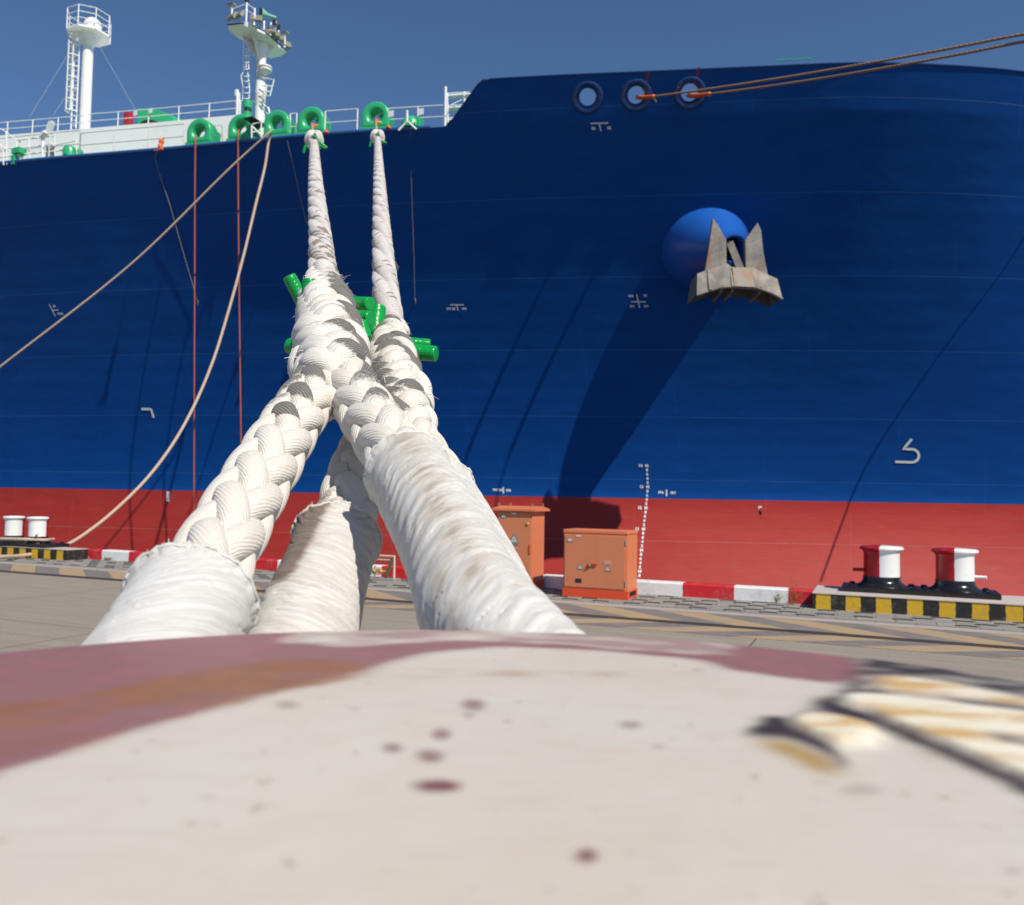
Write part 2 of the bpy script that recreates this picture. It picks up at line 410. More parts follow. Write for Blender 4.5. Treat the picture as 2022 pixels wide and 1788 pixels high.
# ------------------------------------------------------------------ electric cabinets
M['cab'] = paint('orange_cabinet_paint', (.68, .20, .085), .5, .35, 2.5, (.3, .18, .12), .002, .5)
M['cabdoor'] = paint('faded_orange_door_paint', (.60, .205, .095), .6, .35, 2.5, (.3, .18, .12), .002, .5)
M['cabbase'] = paint('bright_orange_base_paint', (.70, .075, .02), .45, .3)
M['sticker'] = paint('grey_sticker', (.22, .22, .18), .5); M['pale'] = paint('pale_label', (.62, .62, .6), .5); M['pink'] = paint('faded_pink_label', (.58, .30, .22), .6)
def cabinet(s0, s1, n0, dep, hgt, label, roof_over, doors, kind):
    c = SV*(s0+s1)/2+NV*(n0+dep/2); root = thing('electric_cabinet', label, 'cabinet', c, 'orange electric cabinets')
    wd = s1-s0; bh = .17 if kind == 's' else .20
    B = lambda s, n, z, hs, hn, hz, bev=0.0, q=None: (q or MB()).box(SV*s+NV*n+ZV*z, SV*hs, NV*hn, ZV*hz, bev)
    sc, nc = (s0+s1)/2, n0+dep/2
    b = B(sc, nc, bh/2+.006, wd/2+.015, dep/2+.015, bh/2, .006); base = b.build('base', M['cabbase'], root)
    rt = .075
    b = B(sc, nc, bh+(hgt-rt-bh)/2, wd/2, dep/2, (hgt-rt-bh)/2-.003, .008); b.build('body', M['cab'], root)
    b = MB(); ro = roof_over; z0 = hgt-rt
    if kind == 't':
        b.prism([SV*(s0-ro)+NV*(n0-ro)+ZV*z0, SV*(s0-ro)+NV*(n0-ro)+ZV*(z0+.045), SV*(s0-ro)+NV*nc+ZV*(hgt+.03), SV*(s0-ro)+NV*(n0+dep+ro)+ZV*(z0+.045), SV*(s0-ro)+NV*(n0+dep+ro)+ZV*z0], SV*(wd+2*ro))
    else:
        b.box(SV*sc+NV*nc+ZV*(hgt-rt/2), SV*(wd/2+ro), NV*(dep/2+ro), ZV*rt/2, .018)
    roof = b.build('roof', M['cab'], root)
    if kind == 't':
        for sx in (-1, 1):
            for nx in (-1, 1):
                q = MB(); p = SV*(sc+sx*(wd/2-.02))+NV*(nc+nx*(dep/2-.05))+ZV*(hgt-.03)
                q.tube([p, p+ZV*.07], .008, 6); q.tube([p+ZV*.09+SV*.02*math.cos(a) + ZV*.02*math.sin(a) for a in np.linspace(0, 2*PI, 9)[:-1]], .005, 5, closed=True)
                q.build('lifting_eye', M['steel'], roof)
    q = MB()
    for (a, b_) in ((s0+.09, s0+wd*.3), ) if kind == 's' else ():
        pass
    nd = len(doors); dw = (wd-.05)/nd
    for i in range(nd):
        z0, z1 = bh+.035, hgt-rt-.03; sx = s0+.025+dw*(i+.5)
        if nd == 2 and i == 1: sx -= .012
        dm = B(sx, n0-.012, (z0+z1)/2, dw/2-.006, .012, (z1-z0)/2, .005).build('door', M['cabdoor'], root)
    # label plates and warning triangles (sheets a few mm proud of the doors)
    def plate(s, z, w_, h_, m, nm, off=.028): B(s, n0-off, z, w_/2, .0025, h_/2).build(nm, m, root)
    def tri(s, z, r):
        q = MB(); q.prism([SV*(s+r*math.cos(a))+NV*(n0-.028)+ZV*(z+r*math.sin(a)) for a in (PI/2, PI*7/6, -PI/6)], -NV*.003); tr = q.build('warning_sign', M['sticker'], root)
        q = MB(); q.prism([SV*(s+r*.55*math.cos(a))+NV*(n0-.0315)+ZV*(z+r*.55*math.sin(a)) for a in (PI/2, PI*7/6, -PI/6)], -NV*.002); q.build('sign_face', M['pale'], tr)
        q = MB(); z_ = [(.03, .28), (-.10, -.06), (0.0, -.02), (-.05, -.26), (.12, .06), (.02, .03)]
        q.prism([SV*(s+r*x)+NV*(n0-.034)+ZV*(z+r*y) for x, y in z_], -NV*.002); q.build('lightning_bolt', M['dark'], tr)
    if kind == 't':
        plate(s0+.16, hgt-.19, .12, .08, M['sticker'], 'number_plate'); plate(s0+.16, hgt-.19, .085, .05, M['pale'], 'number_panel', .032)
        plate(s0+.40, hgt-.13, .11, .035, M['pale'], 'label_plate')
        tri(s0+.41, 1.07, .15); plate(s0+.41, .985, .21, .05, M['sticker'], 'sign_text_strip')
        plate(s0+.41, .90, .22, .035, M['pink'], 'faded_label'); plate(s0+.41, .84, .15, .03, M['pink'], 'faded_label')
        q = MB(); q.lathe(SV*(s1-.10)+NV*(n0-.024)+ZV*1.42, [(.035, 0), (.035, .012), (.012, .03)], -NV, 14); q.build('lock', M['brass'], root)
        q = MB(); q.box(SV*(s1-.03)+NV*(n0-.035)+ZV*.90, SV*.018, NV*.014, ZV*.10, .004); q.build('handle', M['orange'], root)
    else:
        plate(s0+.14, hgt-.21, .12, .08, M['sticker'], 'number_plate'); plate(s0+.14, hgt-.21, .085, .05, M['pale'], 'number_panel', .032)
        plate(s0+.32, hgt-.125, .11, .03, M['pale'], 'label_plate')
        tri(s0+.36, .60, .085); tri(s0+.93, .59, .085); plate(s0+.93, .72, .16, .075, M['pink'], 'faded_label')
        plate(s0+.33, .335, .13, .08, M['dark'], 'vent_grille')
        q = MB(); q.box(SV*(s0+.62)+NV*(n0-.045)+ZV*.67, SV*.095, NV*.014, ZV*.012, .003); q.box(SV*(s0+.54)+NV*(n0-.045)+ZV*.63, SV*.05+ZV*.045, NV*.01, ZV*.01-SV*.01); q.build('handle', M['redbox'], root)
        q = MB(); q.box(SV*(s0+.57)+NV*(n0-.06)+ZV*.655, SV*.02, NV*.012, ZV*.022, .004); q.build('padlock', M['steel'], root)
        for zz in (.32, 1.12):
            q = MB(); q.tube([SV*(s1-.028)+NV*(n0-.03)+ZV*(zz-.05), SV*(s1-.028)+NV*(n0-.03)+ZV*(zz+.05)], .012, 8)
            q.build('hinge', M['steel'], root)
        # open cable slot in the right end of the base
        q = MB(); q.box(SV*(s1+.0165)+NV*(nc)+ZV*.105, SV*.002, NV*(dep*.33), ZV*.045); q.build('cable_slot', M['hole'], root)
    return root
cabinet(-7.46, -6.64, 16.42, .70, 1.76, 'tall narrow orange electric cabinet with single door and overhanging roof', .09, [1], 't')
cabinet(-5.78, -4.45, 16.0, .72, 1.35, 'low wide orange electric cabinet with two doors and red handle', .012, [1, 1], 's')

# ------------------------------------------------------------------ water supply pipework behind the ropes
hp = SV*-10.62+NV*16.75
hy = thing('water_manifold', 'small pipe frame with brass valves and green pipes standing by the kerb', 'pipework', hp)
b = MB(); b.tube([hp-SV*.35+ZV*.02, hp-SV*.35+ZV*.56, hp+SV*.42+ZV*.56, hp+SV*.42+ZV*.02], .03, 10); b.tube([hp-SV*.35+ZV*.46+NV*.1, hp+SV*.3+ZV*.46+NV*.1], .018, 8); b.build('guard_frame', M['pipecream'], hy, True)
b = MB(); b.tube([hp-SV*.3+ZV*.2, hp+SV*.2+ZV*.2], .028, 10); b.tube([hp-SV*.1+ZV*.0, hp-SV*.1+ZV*.32], .025, 10)
for i in (-.1, .08): b.lathe(hp+SV*i+ZV*.2-NV*.03, [(.055, -.03), (.06, 0), (.045, .04), (.02, .06), (.02, .12)], -NV, 14)
b.build('valve', M['brass'], hy, True)
b = MB(); b.tube([hp+SV*.22+ZV*.02, hp+SV*.24+ZV*.2, hp+SV*.32+ZV*.34, hp+SV*.34+ZV*.5], .035, 10); b.build('green_hose', M['pipegreen'], hy, True)
for i in (-.1, .08):
    b = MB(); cc = hp+SV*i+ZV*.2-NV*.15; b.tube([cc+.06*(SV*math.cos(a)+ZV*math.sin(a)) for a in np.linspace(0, 2*PI, 15)[:-1]], .009, 6, closed=True)
    for a in (0, PI/2): b.tube([cc-.06*(SV*math.cos(a)+ZV*math.sin(a)), cc+.06*(SV*math.cos(a)+ZV*math.sin(a))], .006, 5)
    b.build('handwheel', M['pipegreen'] if i < 0 else M['redbox'], hy, True)
b = MB(); b.box(hp+ZV*.03, SV*.5, NV*.15, ZV*.022, .008); b.build('foot_plate', M['steel'], hy)

# dry weeds at the foot of the kerb
t = NT('dry_grass'); n_ = t.noise(6, t.obj()); M['weed'] = t.out(t.mix(n_, (.10, .11, .03), (.33, .24, .09)), .8)
def weed(c, hgt, n, label, seed, spread=.2):
    r = random.Random(seed); o = thing('weed', label, 'plant', c)
    b = MB(); l = MB()
    for i in range(n):
        a = r.uniform(0, 2*PI); k = r.uniform(.2, 1)*spread; H = hgt*r.uniform(.45, 1)
        p0 = c+np.array([r.uniform(-.06, .06), r.uniform(-.04, .04), 0]); tip = p0+np.array([math.cos(a)*k+.3*spread, math.sin(a)*k*.5, H])
        mid = (p0+tip)/2+ZV*H*.18
        P = smoothpath([p0, mid, tip], 7); b.tube(P, np.linspace(.006, .002, 7), 4)
        for q in P[2:]:
            for _ in range(3):
                d = np.array([r.uniform(-1, 1), r.uniform(-1, 1), r.uniform(-.2, 1)])*.035; s_ = np.cross(d, [0, 0, 1])*.3
                l.add([q, q+d*.5+s_, q+d, q+d*.5-s_], [(0, 1, 2, 3)])
    b.build('stem', M['weed'], o); l.build('leaf', M['weed'], o)
weed(SV*-1.45+NV*17.0, .42, 9, 'dry brown weed growing between red kerb and striped plinth', 3, .25)
weed(SV*-1.75+NV*17.05, .2, 8, 'low green tuft left of the dry brown weed', 5, .15)
for i, s_ in enumerate((-19.9, -18.4, -17.2)):
    weed(SV*s_+NV*17.08, .09, 12, ['small green tuft at the end of the far striped plinth', 'small green tuft below the far white kerb block', 'small green tuft below the far red kerb block'][i], 20+i, .3)

# ------------------------------------------------------------------ the ship
nw = hermite([-95, -60, -37, -25, -10, 0, 6, 10, 13, 15], [27, 28.8, 31.9, 34.8, 39.4, 43.1, 45.3, 46.5, 47, 47])
nd = hermite([-95, -60, -37.2, -28, -21, -16, -14.1, -11.25, -8.07, -3.91, -.4, 2.21, 5.26, 9, 12, 13.6, 15],
             [24.2, 24.4, 25.3, 27.0, 28.2, 29.4, 29.87, 30.65, 31.61, 32.85, 33.95, 35.12, 36.89, 39.9, 43.6, 46.2, 47])
PEX, KB, HD, HB = 1.34, .66, 15.0, 16.4
def sstep(x, a, b): t = np.clip((np.asarray(x, float)-a)/(b-a), 0, 1); return t*t*(3-2*t)
def hull(s, h):
    s = np.asarray(s, float); h = np.asarray(h, float)
    a, b = nw(s), nd(s)
    u = np.clip(h, 0, HD)/HD
    n = a-(a-b)*u**PEX
    n = n-np.clip(h-HD, 0, None)*KB
    dn = np.clip(-h, 0, 9)
    return n-1.25*(dn/3.7)**1.6*sstep(s, -24, -9)*(1-.25*sstep(s, 2, 12))*np.clip(1, 0, 1)-.02*dn**2*(1-sstep(s, -24, -9))
def topH(s):
    s = np.asarray(s, float)
    return HD+(HB-HD)*np.clip((.18*sstep(s, -16.1, -15.5)+.82*np.clip((s+15.6)/1.45, 0, 1)), 0, 1)
def HP(s, h, off=0.0):
    """point on the port side; off metres out from the plating"""
    e = .05; n = hull(s, h)
    if off:
        ms = (hull(s+e, h)-hull(s-e, h))/(2*e); mh = (hull(s, h+e)-hull(s, h-e))/(2*e)
        nn = np.array([ms, -1, mh]); nn = nn/np.linalg.norm(nn)
        return W(s+nn[0]*off, n+nn[1]*off, h+nn[2]*off)
    return W(s, float(n), h)
def hull_hit(x, y):
    d = ray(x, y); a, b, c = d@SV, d@NV, d[2]
    f = lambda z: b*z-float(hull(a*z, c*z))
    lo = 20.0
    while f(lo) < 0 and lo < 70: lo += .25
    hi, lo = lo, lo-.25
    for _ in range(30):
        m = (lo+hi)/2
        if f(m) < 0: lo = m
        else: hi = m
    return a*hi, c*hi
ship = thing('ship', 'huge blue and red ship beyond the quay, white masts and green chocks on deck', 'ship', W(-20, 45, -EYE))

t = NT('hull_paint'); U_ = t.attr('suv').outputs['Vector']; sx = t.n('SeparateXYZ', {0: U_}); s_, h_ = sx.outputs[0], sx.outputs[1]
n1 = t.noise(.16, t.map(U_, (1, 1.6, 1)), 4); n2 = t.noise(.5, t.map(U_, (1, 3.2, 1)), 6, .65); n3 = t.noise(3, t.map(U_, (.35, 3, 1)), 5)
red = t.mix(n2, (.30, .026, .022), (.40, .038, .034)); blue = t.mix(n2, (.0022, .048, .215), (.0045, .077, .325))
red = t.mix(t.math('MULTIPLY', t.ramp(n3, [(.45, 0.), (.8, .5)]), 1.0), red, (.33, .06, .05))
c = t.mix(t.math('GREATER_THAN', h_, 0.0), red, blue)
scr = t.noise(.9, t.map(U_, (.12, 4.5, 1)), 6, .7)
c = t.mix(t.ramp(scr, [(.60, 0.), (.72, .22)]), c, t.mix(t.math('GREATER_THAN', h_, 0.0), (.42, .08, .07), (.014, .09, .30)))
# plate seams: horizontal every 2.9 m, verticals staggered per strake
row = t.math('FLOOR', t.math('DIVIDE', t.math('ADD', h_, .55), 2.9))
fh = t.math('FRACT', t.math('DIVIDE', t.math('ADD', h_, .55), 2.9))
hl = t.math('LESS_THAN', t.math('ABSOLUTE', t.math('SUBTRACT', fh, .5)), .0055)
sv = t.math('FRACT', t.math('DIVIDE', t.math('ADD', s_, t.math('MULTIPLY', row, 3.7)), 9.5))
vl = t.math('LESS_THAN', t.math('ABSOLUTE', t.math('SUBTRACT', sv, .5)), .0016)
seam = t.math('MAXIMUM', hl, t.math('MULTIPLY', vl, .35))
c = t.mix(t.math('MULTIPLY', t.math('MULTIPLY', seam, n3), .55), c, t.mix(t.math('GREATER_THAN', h_, 0.0), (.5, .25, .22), (.06, .2, .5)))  # seams lightened in the colour as weld bead highlights
# faint frame-spaced dishing of the plates and the seam bead
dish = t.math('MULTIPLY', t.math('MULTIPLY', t.math('SINE', t.math('MULTIPLY', h_, 7.8)), n2), .0028)
hb = t.math('ADD', t.math('ADD', t.math('MULTIPLY', seam, .004), dish), t.math('MULTIPLY', n1, .09))
M['hull'] = t.out(c, t.math('ADD', .40, t.math('MULTIPLY', n2, .2)), t.bump(hb, .9, 1.0), Specular_IOR_Level=.12)

M['hullblue'] = paint('dark_blue_gloss', (.005, .045, .18), .25)
holes = [hull_hit(1160, 193), hull_hit(1256, 189), hull_hit(1362, 184)]
ss = np.unique(np.round(np.r_[np.arange(-95, -16.4, .9), np.arange(-16.4, -14, .08), np.arange(-14, -2.4, .12), np.arange(-2.4, 15.01, .35)], 3))
hh = np.r_[np.arange(-9, 0, .6), np.arange(0, 14.3, .42)]
A = len(ss); Hr = len(hh)+24
Sg = np.repeat(ss[:, None], Hr, 1)
Hg = np.empty_like(Sg)
for i, s0 in enumerate(ss):
    Hg[i, :len(hh)] = hh; Hg[i, len(hh):] = np.linspace(14.4, float(topH(s0)), 24)
Ng = hull(Sg, Hg)
port = SV*Sg[..., None]+NV*Ng[..., None]+ZV*(Hg[..., None]+EYE)
stbd = SV*Sg[..., None]+NV*(94-Ng[..., None])+ZV*(Hg[..., None]+EYE)
F = gridF(A, Hr)
cs = Sg.ravel()[F].mean(1); ch = Hg.ravel()[F].mean(1)
keep = np.ones(len(F), bool)
for hs, hz in holes: keep &= (((cs-hs)*1.12)**2+(ch-hz)**2) > .46**2
V = np.concatenate([port.reshape(-1, 3), stbd.reshape(-1, 3)]); Fa = np.concatenate([F[keep], F[:, ::-1]+A*Hr])
uvw = np.concatenate([np.stack([Sg.ravel(), Hg.ravel(), 0*Sg.ravel()], 1)]*2)
hullo = mk('hull', V, Fa, M['hull'], ship, True, vec=uvw)
# decks inside the shell
M['deck'] = paint('green_deck_paint', (.06, .30, .17), .6)
b = MB()
k = [i for i in range(A) if ss[i] <= -15.4]; k2 = [i for i in range(A) if ss[i] >= -15.4]
for ks, z in ((k, 14.93), (k2, 15.1)):
    L = [W(ss[i], float(hull(ss[i], z))+.03, z) for i in ks]; R_ = [W(ss[i], 94-float(hull(ss[i], z))-.03, z) for i in ks]
    b.add(L+R_, [(i, i+1, len(L)+i+1, len(L)+i) for i in range(len(L)-1)])
b.build('deck', M['deck'], ship)
# gunwale bar along the deck edge and bulwark cap
b = MB(); b.tube([HP(s0, 15.02)+ZV*.0 for s0 in np.arange(-95, -15.9, .8)], .075, 8); b.build('gunwale_bar', M['seablue'], ship, True)
b = MB(); b.tube([HP(s0, float(topH(s0)))+ZV*.0 for s0 in np.r_[np.arange(-15.9, -14.3, .15), np.arange(-14.3, 14.6, .5)]], .035, 6)
b.tube([HP(s0, HB)+NV*.05+ZV*.04 for s0 in np.arange(-7.2, 3, .5)], .02, 5); b.build('bulwark_cap', M['hullblue'], ship, True)
b = MB(); p = [HP(-3.3, HB), HP(-3.3, HB)+ZV*.26, HP(-2.1, HB)+ZV*.26, HP(-2.1, HB)]; p = [q+NV*.1 for q in p]; b.tube(p, .025, 6); b.build('rail_loop', M['green'], ship, True)
# weld flecks shining on the knuckle line are left to the paint; the knuckle itself is the change of flare at the deck line

# bow mooring openings through the bulwark
for i, (hs, hz) in enumerate(holes):
    c0 = HP(hs, hz); e = .05
    ms = (hull(hs+e, hz)-hull(hs-e, hz))/(2*e); nn = np.array([ms, -1, -KB]); nn /= np.linalg.norm(nn)
    ax = SV*nn[0]+NV*nn[1]+ZV*nn[2]
    b = MB(); b.lathe(c0, [(.62, -.10), (.615, .015), (.59, .035), (.54, .055), (.47, .045), (.39, .0), (.335, -.06), (.315, -.16), (.33, -.26), (.40, -.33)], ax, 48, cap=False)
    b.build('bow_fairlead', M['hullblue'], ship, True)

# ---- writing and marks on the plating
_fc = {}
def textgeo(st, size, bold=0.0):
    k = (st, size, bold)
    if k not in _fc:
        cu = bpy.data.curves.new('t', 'FONT'); cu.body = st; cu.size = size; cu.align_x = 'CENTER'; cu.align_y = 'CENTER'; cu.offset = bold; cu.resolution_u = 3
        ob = bpy.data.objects.new('t', cu); me = bpy.data.meshes.new_from_object(ob)
        _fc[k] = (np.array([v.co[:2] for v in me.vertices]).reshape(-1, 2), [tuple(p.vertices) for p in me.polygons])
        bpy.data.objects.remove(ob); bpy.data.curves.remove(cu); bpy.data.meshes.remove(me)
    return _fc[k]
def onhull(b, uv, faces, s0, h0, off=.03, sl=0.0):
    e = .1; ms = float(hull(s0+e, h0)-hull(s0-e, h0))/(2*e); q = math.sqrt(1+ms*ms)
    mh = float(hull(s0, h0+e)-hull(s0, h0-e))/(2*e); qh = math.sqrt(1+mh*mh)
    b.add([HP(s0+u/q+sl*v, h0+v/qh, off) for u, v in uv], faces)
def mark_text(st, px, py, size, name, bold=.012, parent=None):
    b = MB(); uv, f = textgeo(st, size, bold*size/.2); s0, h0 = hull_hit(px, py); onhull(b, uv, f, s0, h0)
    return b.build(name, M['mark'], parent or hullo)
def stroke(b, pxs, wd, off=.03):
    """painted stroke along pixels of the plating"""
    pts = [hull_hit(*p) for p in pxs]; P = []
    for (a, c), (a2, c2) in zip(pts[:-1], pts[1:]):
        k = max(2, int(np.hypot(a2-a, c2-c)/.15)); P += [(a+(a2-a)*i/k, c+(c2-c)*i/k) for i in range(k)]
    P.append(pts[-1]); P = np.array(P); T = np.gradient(P, axis=0); T /= np.linalg.norm(T, axis=1)[:, None]
    Nn = np.stack([-T[:, 1], T[:, 0]], 1)*wd/2
    L = [HP(*q, off) for q in P+Nn]; R_ = [HP(*q, off) for q in P-Nn]; n = len(P)
    b.add(L+R_, [(i, i+1, n+i+1, n+i) for i in range(n-1)])
dmx = np.array([[914, 1276], [920, 1277], [963, 1279], [994, 1276], [1010, 1275], [1029, 1272], [1047, 1270.5], [1074, 1268], [1101, 1265], [1143, 1262]])
for i in range(27):
    m = 14.0-.2*i; hz = m-12.45-.04
    py = 920+i*8.37; px_ = float(np.interp(py, dmx[:, 0], dmx[:, 1])); s0, h0 = hull_hit(px_, py)
    b = MB(); whole = abs(m-round(m)) < .01
    uv, f = textgeo('M' if whole else str(int(round((m*10) % 10))), .19, .012); onhull(b, uv, f, s0, h0)
    if whole:
        uv, f = textgeo(str(int(round(m))), .19, .012); onhull(b, uv+np.array([-.30, 0]), f, s0, h0)
    b.build('draft_mark', M['mark'], hullo)
for st, x, y, sz in (('FW BZ', 983, 968, .16), ('FP8', 1004, 969, .16), ('FP6', 1305, 973, .17), ('FP7', 1329, 974, .17), ('FW BZ', 891, 610, .14), ('FP8', 917, 610, .14),
                     ('W3', 1246, 585, .14), ('P3', 1274, 584, .14), ('FP6', 1248, 605, .13), ('FP7', 1276, 605, .13), ('83', 1172, 254, .15), ('82', 1203, 253, .15),
                     ('84', 108, 605, .15), ('FW2', 120, 620, .15), ('19', 1500, 1003, .17)):
    mark_text(st, x, y, sz, 'tank_mark')
for nm, sts in (('frame_line', [([(994, 962), (994, 975)], .07)]), ('frame_line', [([(1316, 967), (1316, 980)], .07)]), ('frame_line', [([(889, 602), (916, 602)], .045), ([(902, 602), (905, 613)], .05)]),
                ('frame_line', [([(1246, 596), (1275, 596)], .045), ([(1257, 581), (1263, 608)], .05)]), ('frame_line', [([(1166, 244), (1201, 243)], .045), ([(1183, 244), (1187, 259)], .05)]),
                ('frame_line', [([(98, 601), (110, 625)], .05), ([(104, 613), (116, 612)], .05)]), ('tug_mark', [([(280, 808), (299, 808), (304, 825)], .12)]),
                ('waterline_mark', [([(333, 971), (332, 991)], .16)])):
    b = MB()
    for p, w_ in sts: stroke(b, p, w_)
    b.build(nm, M['mark'], hullo)
# bulb symbol and the letter partly hidden by the rope
b = MB(); arc = [(1806+14*math.cos(a)-6, 900-13*math.sin(a)) for a in np.linspace(-PI/2, PI/2, 9)]
stroke(b, [(1767, 912), (1800, 913)]+arc[1:]+[(1783, 887), (1800, 867)], .11); b.build('bulb_mark', M['mark'], hullo)
b = MB()
stroke(b, [(762, 512), (762, 562)], .22); stroke(b, [(762, 512), (775, 514), (784, 526), (777, 538), (763, 540)], .2); stroke(b, [(768, 540), (786, 562)], .24); b.build('hull_letter', paint('grey_letter', (.5, .52, .52), .5), hullo)
b = MB(); b.lathe(HP(*hull_hit(1500, 1013.5), .0), [(.11, .02), (.0, .022)], SV*-.2-NV, 16, False); b.build('drain_hole', M['hole'], hullo)
# faint red bleed from the webbing above two openings
M['bleed'] = paint('worn_red_streak', (.16, .012, .03), .4)
for p in ([(1271, 180), (1275, 166), (1282, 140)], [(1370, 165), (1376, 150), (1381, 134)]):
    b = MB(); stroke(b, p, .10, .02); b.build('red_streak', M['bleed'], hullo)

# ---- anchor bolster (bell) and anchor
s0, h0 = hull_hit(1404, 486); c0 = HP(s0, h0); zc = (c0-E0)@Fw
tip = at(1449, 494, zc-2.15)
ax = tip-c0; Lc = np.linalg.norm(ax); ax /= Lc
b = MB(); b.lathe(c0, [(2.15, -1.6), (1.95, -.5), (1.80, 0), (1.22, Lc*.45), (.76, Lc*.80), (.67, Lc*.9), (.66, Lc*.97), (.63, Lc*1.0), (.56, Lc*1.0), (.48, Lc*.96), (.45, Lc*.85), (.45, Lc*.3)], ax, 72, cap=False)
bell = b.build('anchor_bolster', M['blue_gloss'], hullo, True)
b = MB(); b.lathe(c0, [(.449, Lc*.5), (.001, Lc*.5)], ax, 40, False); b.build('hawse_hole', M['hole'], bell)
t = NT('weathered_anchor_steel'); o = t.obj(); a1 = t.noise(1.6, o, 7, .65); a2 = t.noise(6, o, 7, .7)
c = t.mix(t.ramp(a1, [(.38, 0.), (.62, 1.)]), (.16, .145, .13), (.31, .285, .255)); c = t.mix(t.ramp(a2, [(.5, 0.), (.62, .75)]), c, (.18, .17, .155)); c = t.mix(t.ramp(t.noise(1.1, t.map(o, (2, 2, .5)), 5), [(.57, 0.), (.72, .6)]), c, (.30, .12, .04))
M['anchor'] = t.out(c, .75, t.bump(t.math('ADD', a2, a1), .6, .03))
zA = zc-2.55
def ap(x, y, d=0.0): return at(x, y, zA-d)       # d metres nearer to the viewer
anc = thing('anchor', 'weathered grey ship anchor with two pointed flukes hanging in the blue hull bell', 'anchor', ap(1460, 560))
away = np.array([0, 1.0, 0])
def solid(front, back_off, nm, par=None, bev=True):
    b = MB(); b.prism(front, away*back_off); return b.build(nm, M['anchor'], par or anc)
for pts in ([(1408, 432), (1418, 445), (1434, 473), (1435, 530), (1392, 538), (1400, 490)], [(1496, 440), (1503, 455), (1507, 495), (1517, 548), (1473, 530), (1472, 474)]):
    m = MB(); m.prism([ap(*p, .0) for p in pts], away*.28)
    m.build('fluke', M['anchor'], anc)
# crown: shell with sloping front face, flared lip, open underneath
top = [(1377, 541), (1397, 533), (1436, 521), (1444, 527), (1466, 531), (1484, 527), (1512, 541), (1535, 551)]
bot = [(1376, 582), (1400, 574), (1424, 567), (1446, 566), (1470, 568), (1500, 570), (1523, 578), (1545, 590)]
T_ = [ap(x, y, .15) for x, y in top]; B_ = [ap(x, y, .75) for x, y in bot]
Tb = [p+away*1.2 for p in T_]; Bb = [p+away*1.75+ZV*.05 for p in B_]
m = MB(); n = 8; V = T_+B_+Tb+Bb
m.add(V, [(i, i+1, n+i+1, n+i) for i in range(n-1)]+[(2*n+i+1, 2*n+i, 3*n+i, 3*n+i+1) for i in range(n-1)]+[(i+1, i, 2*n+i, 2*n+i+1) for i in range(n-1)]+[(0, n, 3*n, 2*n), (n-1, 2*n-1, 4*n-1, 3*n-1)])
m.tube([p-ZV*.02 for p in B_], .05, 6)
crown = m.build('crown', M['anchor'], anc)
for i in (2, 3, 5):
    m = MB(); m.prism([B_[i]+ZV*.04, B_[i]+away*1.5+ZV*.04, B_[i]+away*1.45-ZV*.22, B_[i]+away*.2-ZV*.18], SV*.09); m.build('crown_rib', M['anchor'], crown)
m = MB()
for p0, p1 in (((1441, 528), (1447, 568)), ((1483, 529), (1494, 571)), ((1398, 534), (1402, 574))):
    a, c = ap(*p0, .17), ap(*p1, .79); m.tube([a, c], [.05, .07], 6)
m.build('crown_edge', M['anchor'], crown)
t = NT('rusty_anchor_block'); o = t.obj(); a1 = t.noise(2.2, o, 7, .65)
M['anchor_rust'] = t.out(t.mix(t.ramp(a1, [(.42, 0.), (.6, 1.)]), (.27, .25, .22), (.31, .19, .11)), .8, t.bump(a1, .6, .03))
m = MB(); q4 = [ap(1445, 529, .20), ap(1482, 529.5, .20), ap(1491, 568, .80), ap(1450, 566, .80)]; m.prism(q4, -away*.05); m.build('crown_block', M['anchor_rust'], crown)
m = MB(); m.box((at(1448, 494, zA+.2)+ap(1462, 532, .0))/2, (ap(1470, 548, -.5)-at(1442, 478, zA+1.3))/2, SV*.14, NV*.10); m.build('shank', M['anchor'], anc)

# ---- deck-edge panama chocks
def deck_s(px):
    lo, hi = -60.0, -14.0
    for _ in range(40):
        m = (lo+hi)/2
        if proj(HP(m, 15.1))[0] < px: lo = m
        else: hi = m
    return lo
def chock_mesh():
    K, Lp = 64, 28; V = []
    for i in range(K):
        a = 2*PI*i/K; ca, sa = math.cos(a), math.sin(a)
        ri = 1/math.sqrt((ca/.25)**2+(sa/.20)**2)
        if sa >= 0: ro = .61
        else: ro = 1/max(abs(ca)/.61, abs(sa)/.50, 1e-6); ro = min(ro, .80)
        for j in range(Lp):
            p = 2*PI*j/Lp; cp, sp = math.cos(p), math.sin(p)
            qe = .38 if cp > 0 else 1.0; r = (ri+ro)/2+(ro-ri)/2*np.sign(cp)*abs(cp)**qe; y = -.32*np.sign(sp)*abs(sp)**(.42 if cp > 0 else .75)
            V.append((r*ca, y, r*sa+.60))
    return V, gridF(K, Lp, 0, True, True)
cV, cF = chock_mesh()
chocks = []
import json
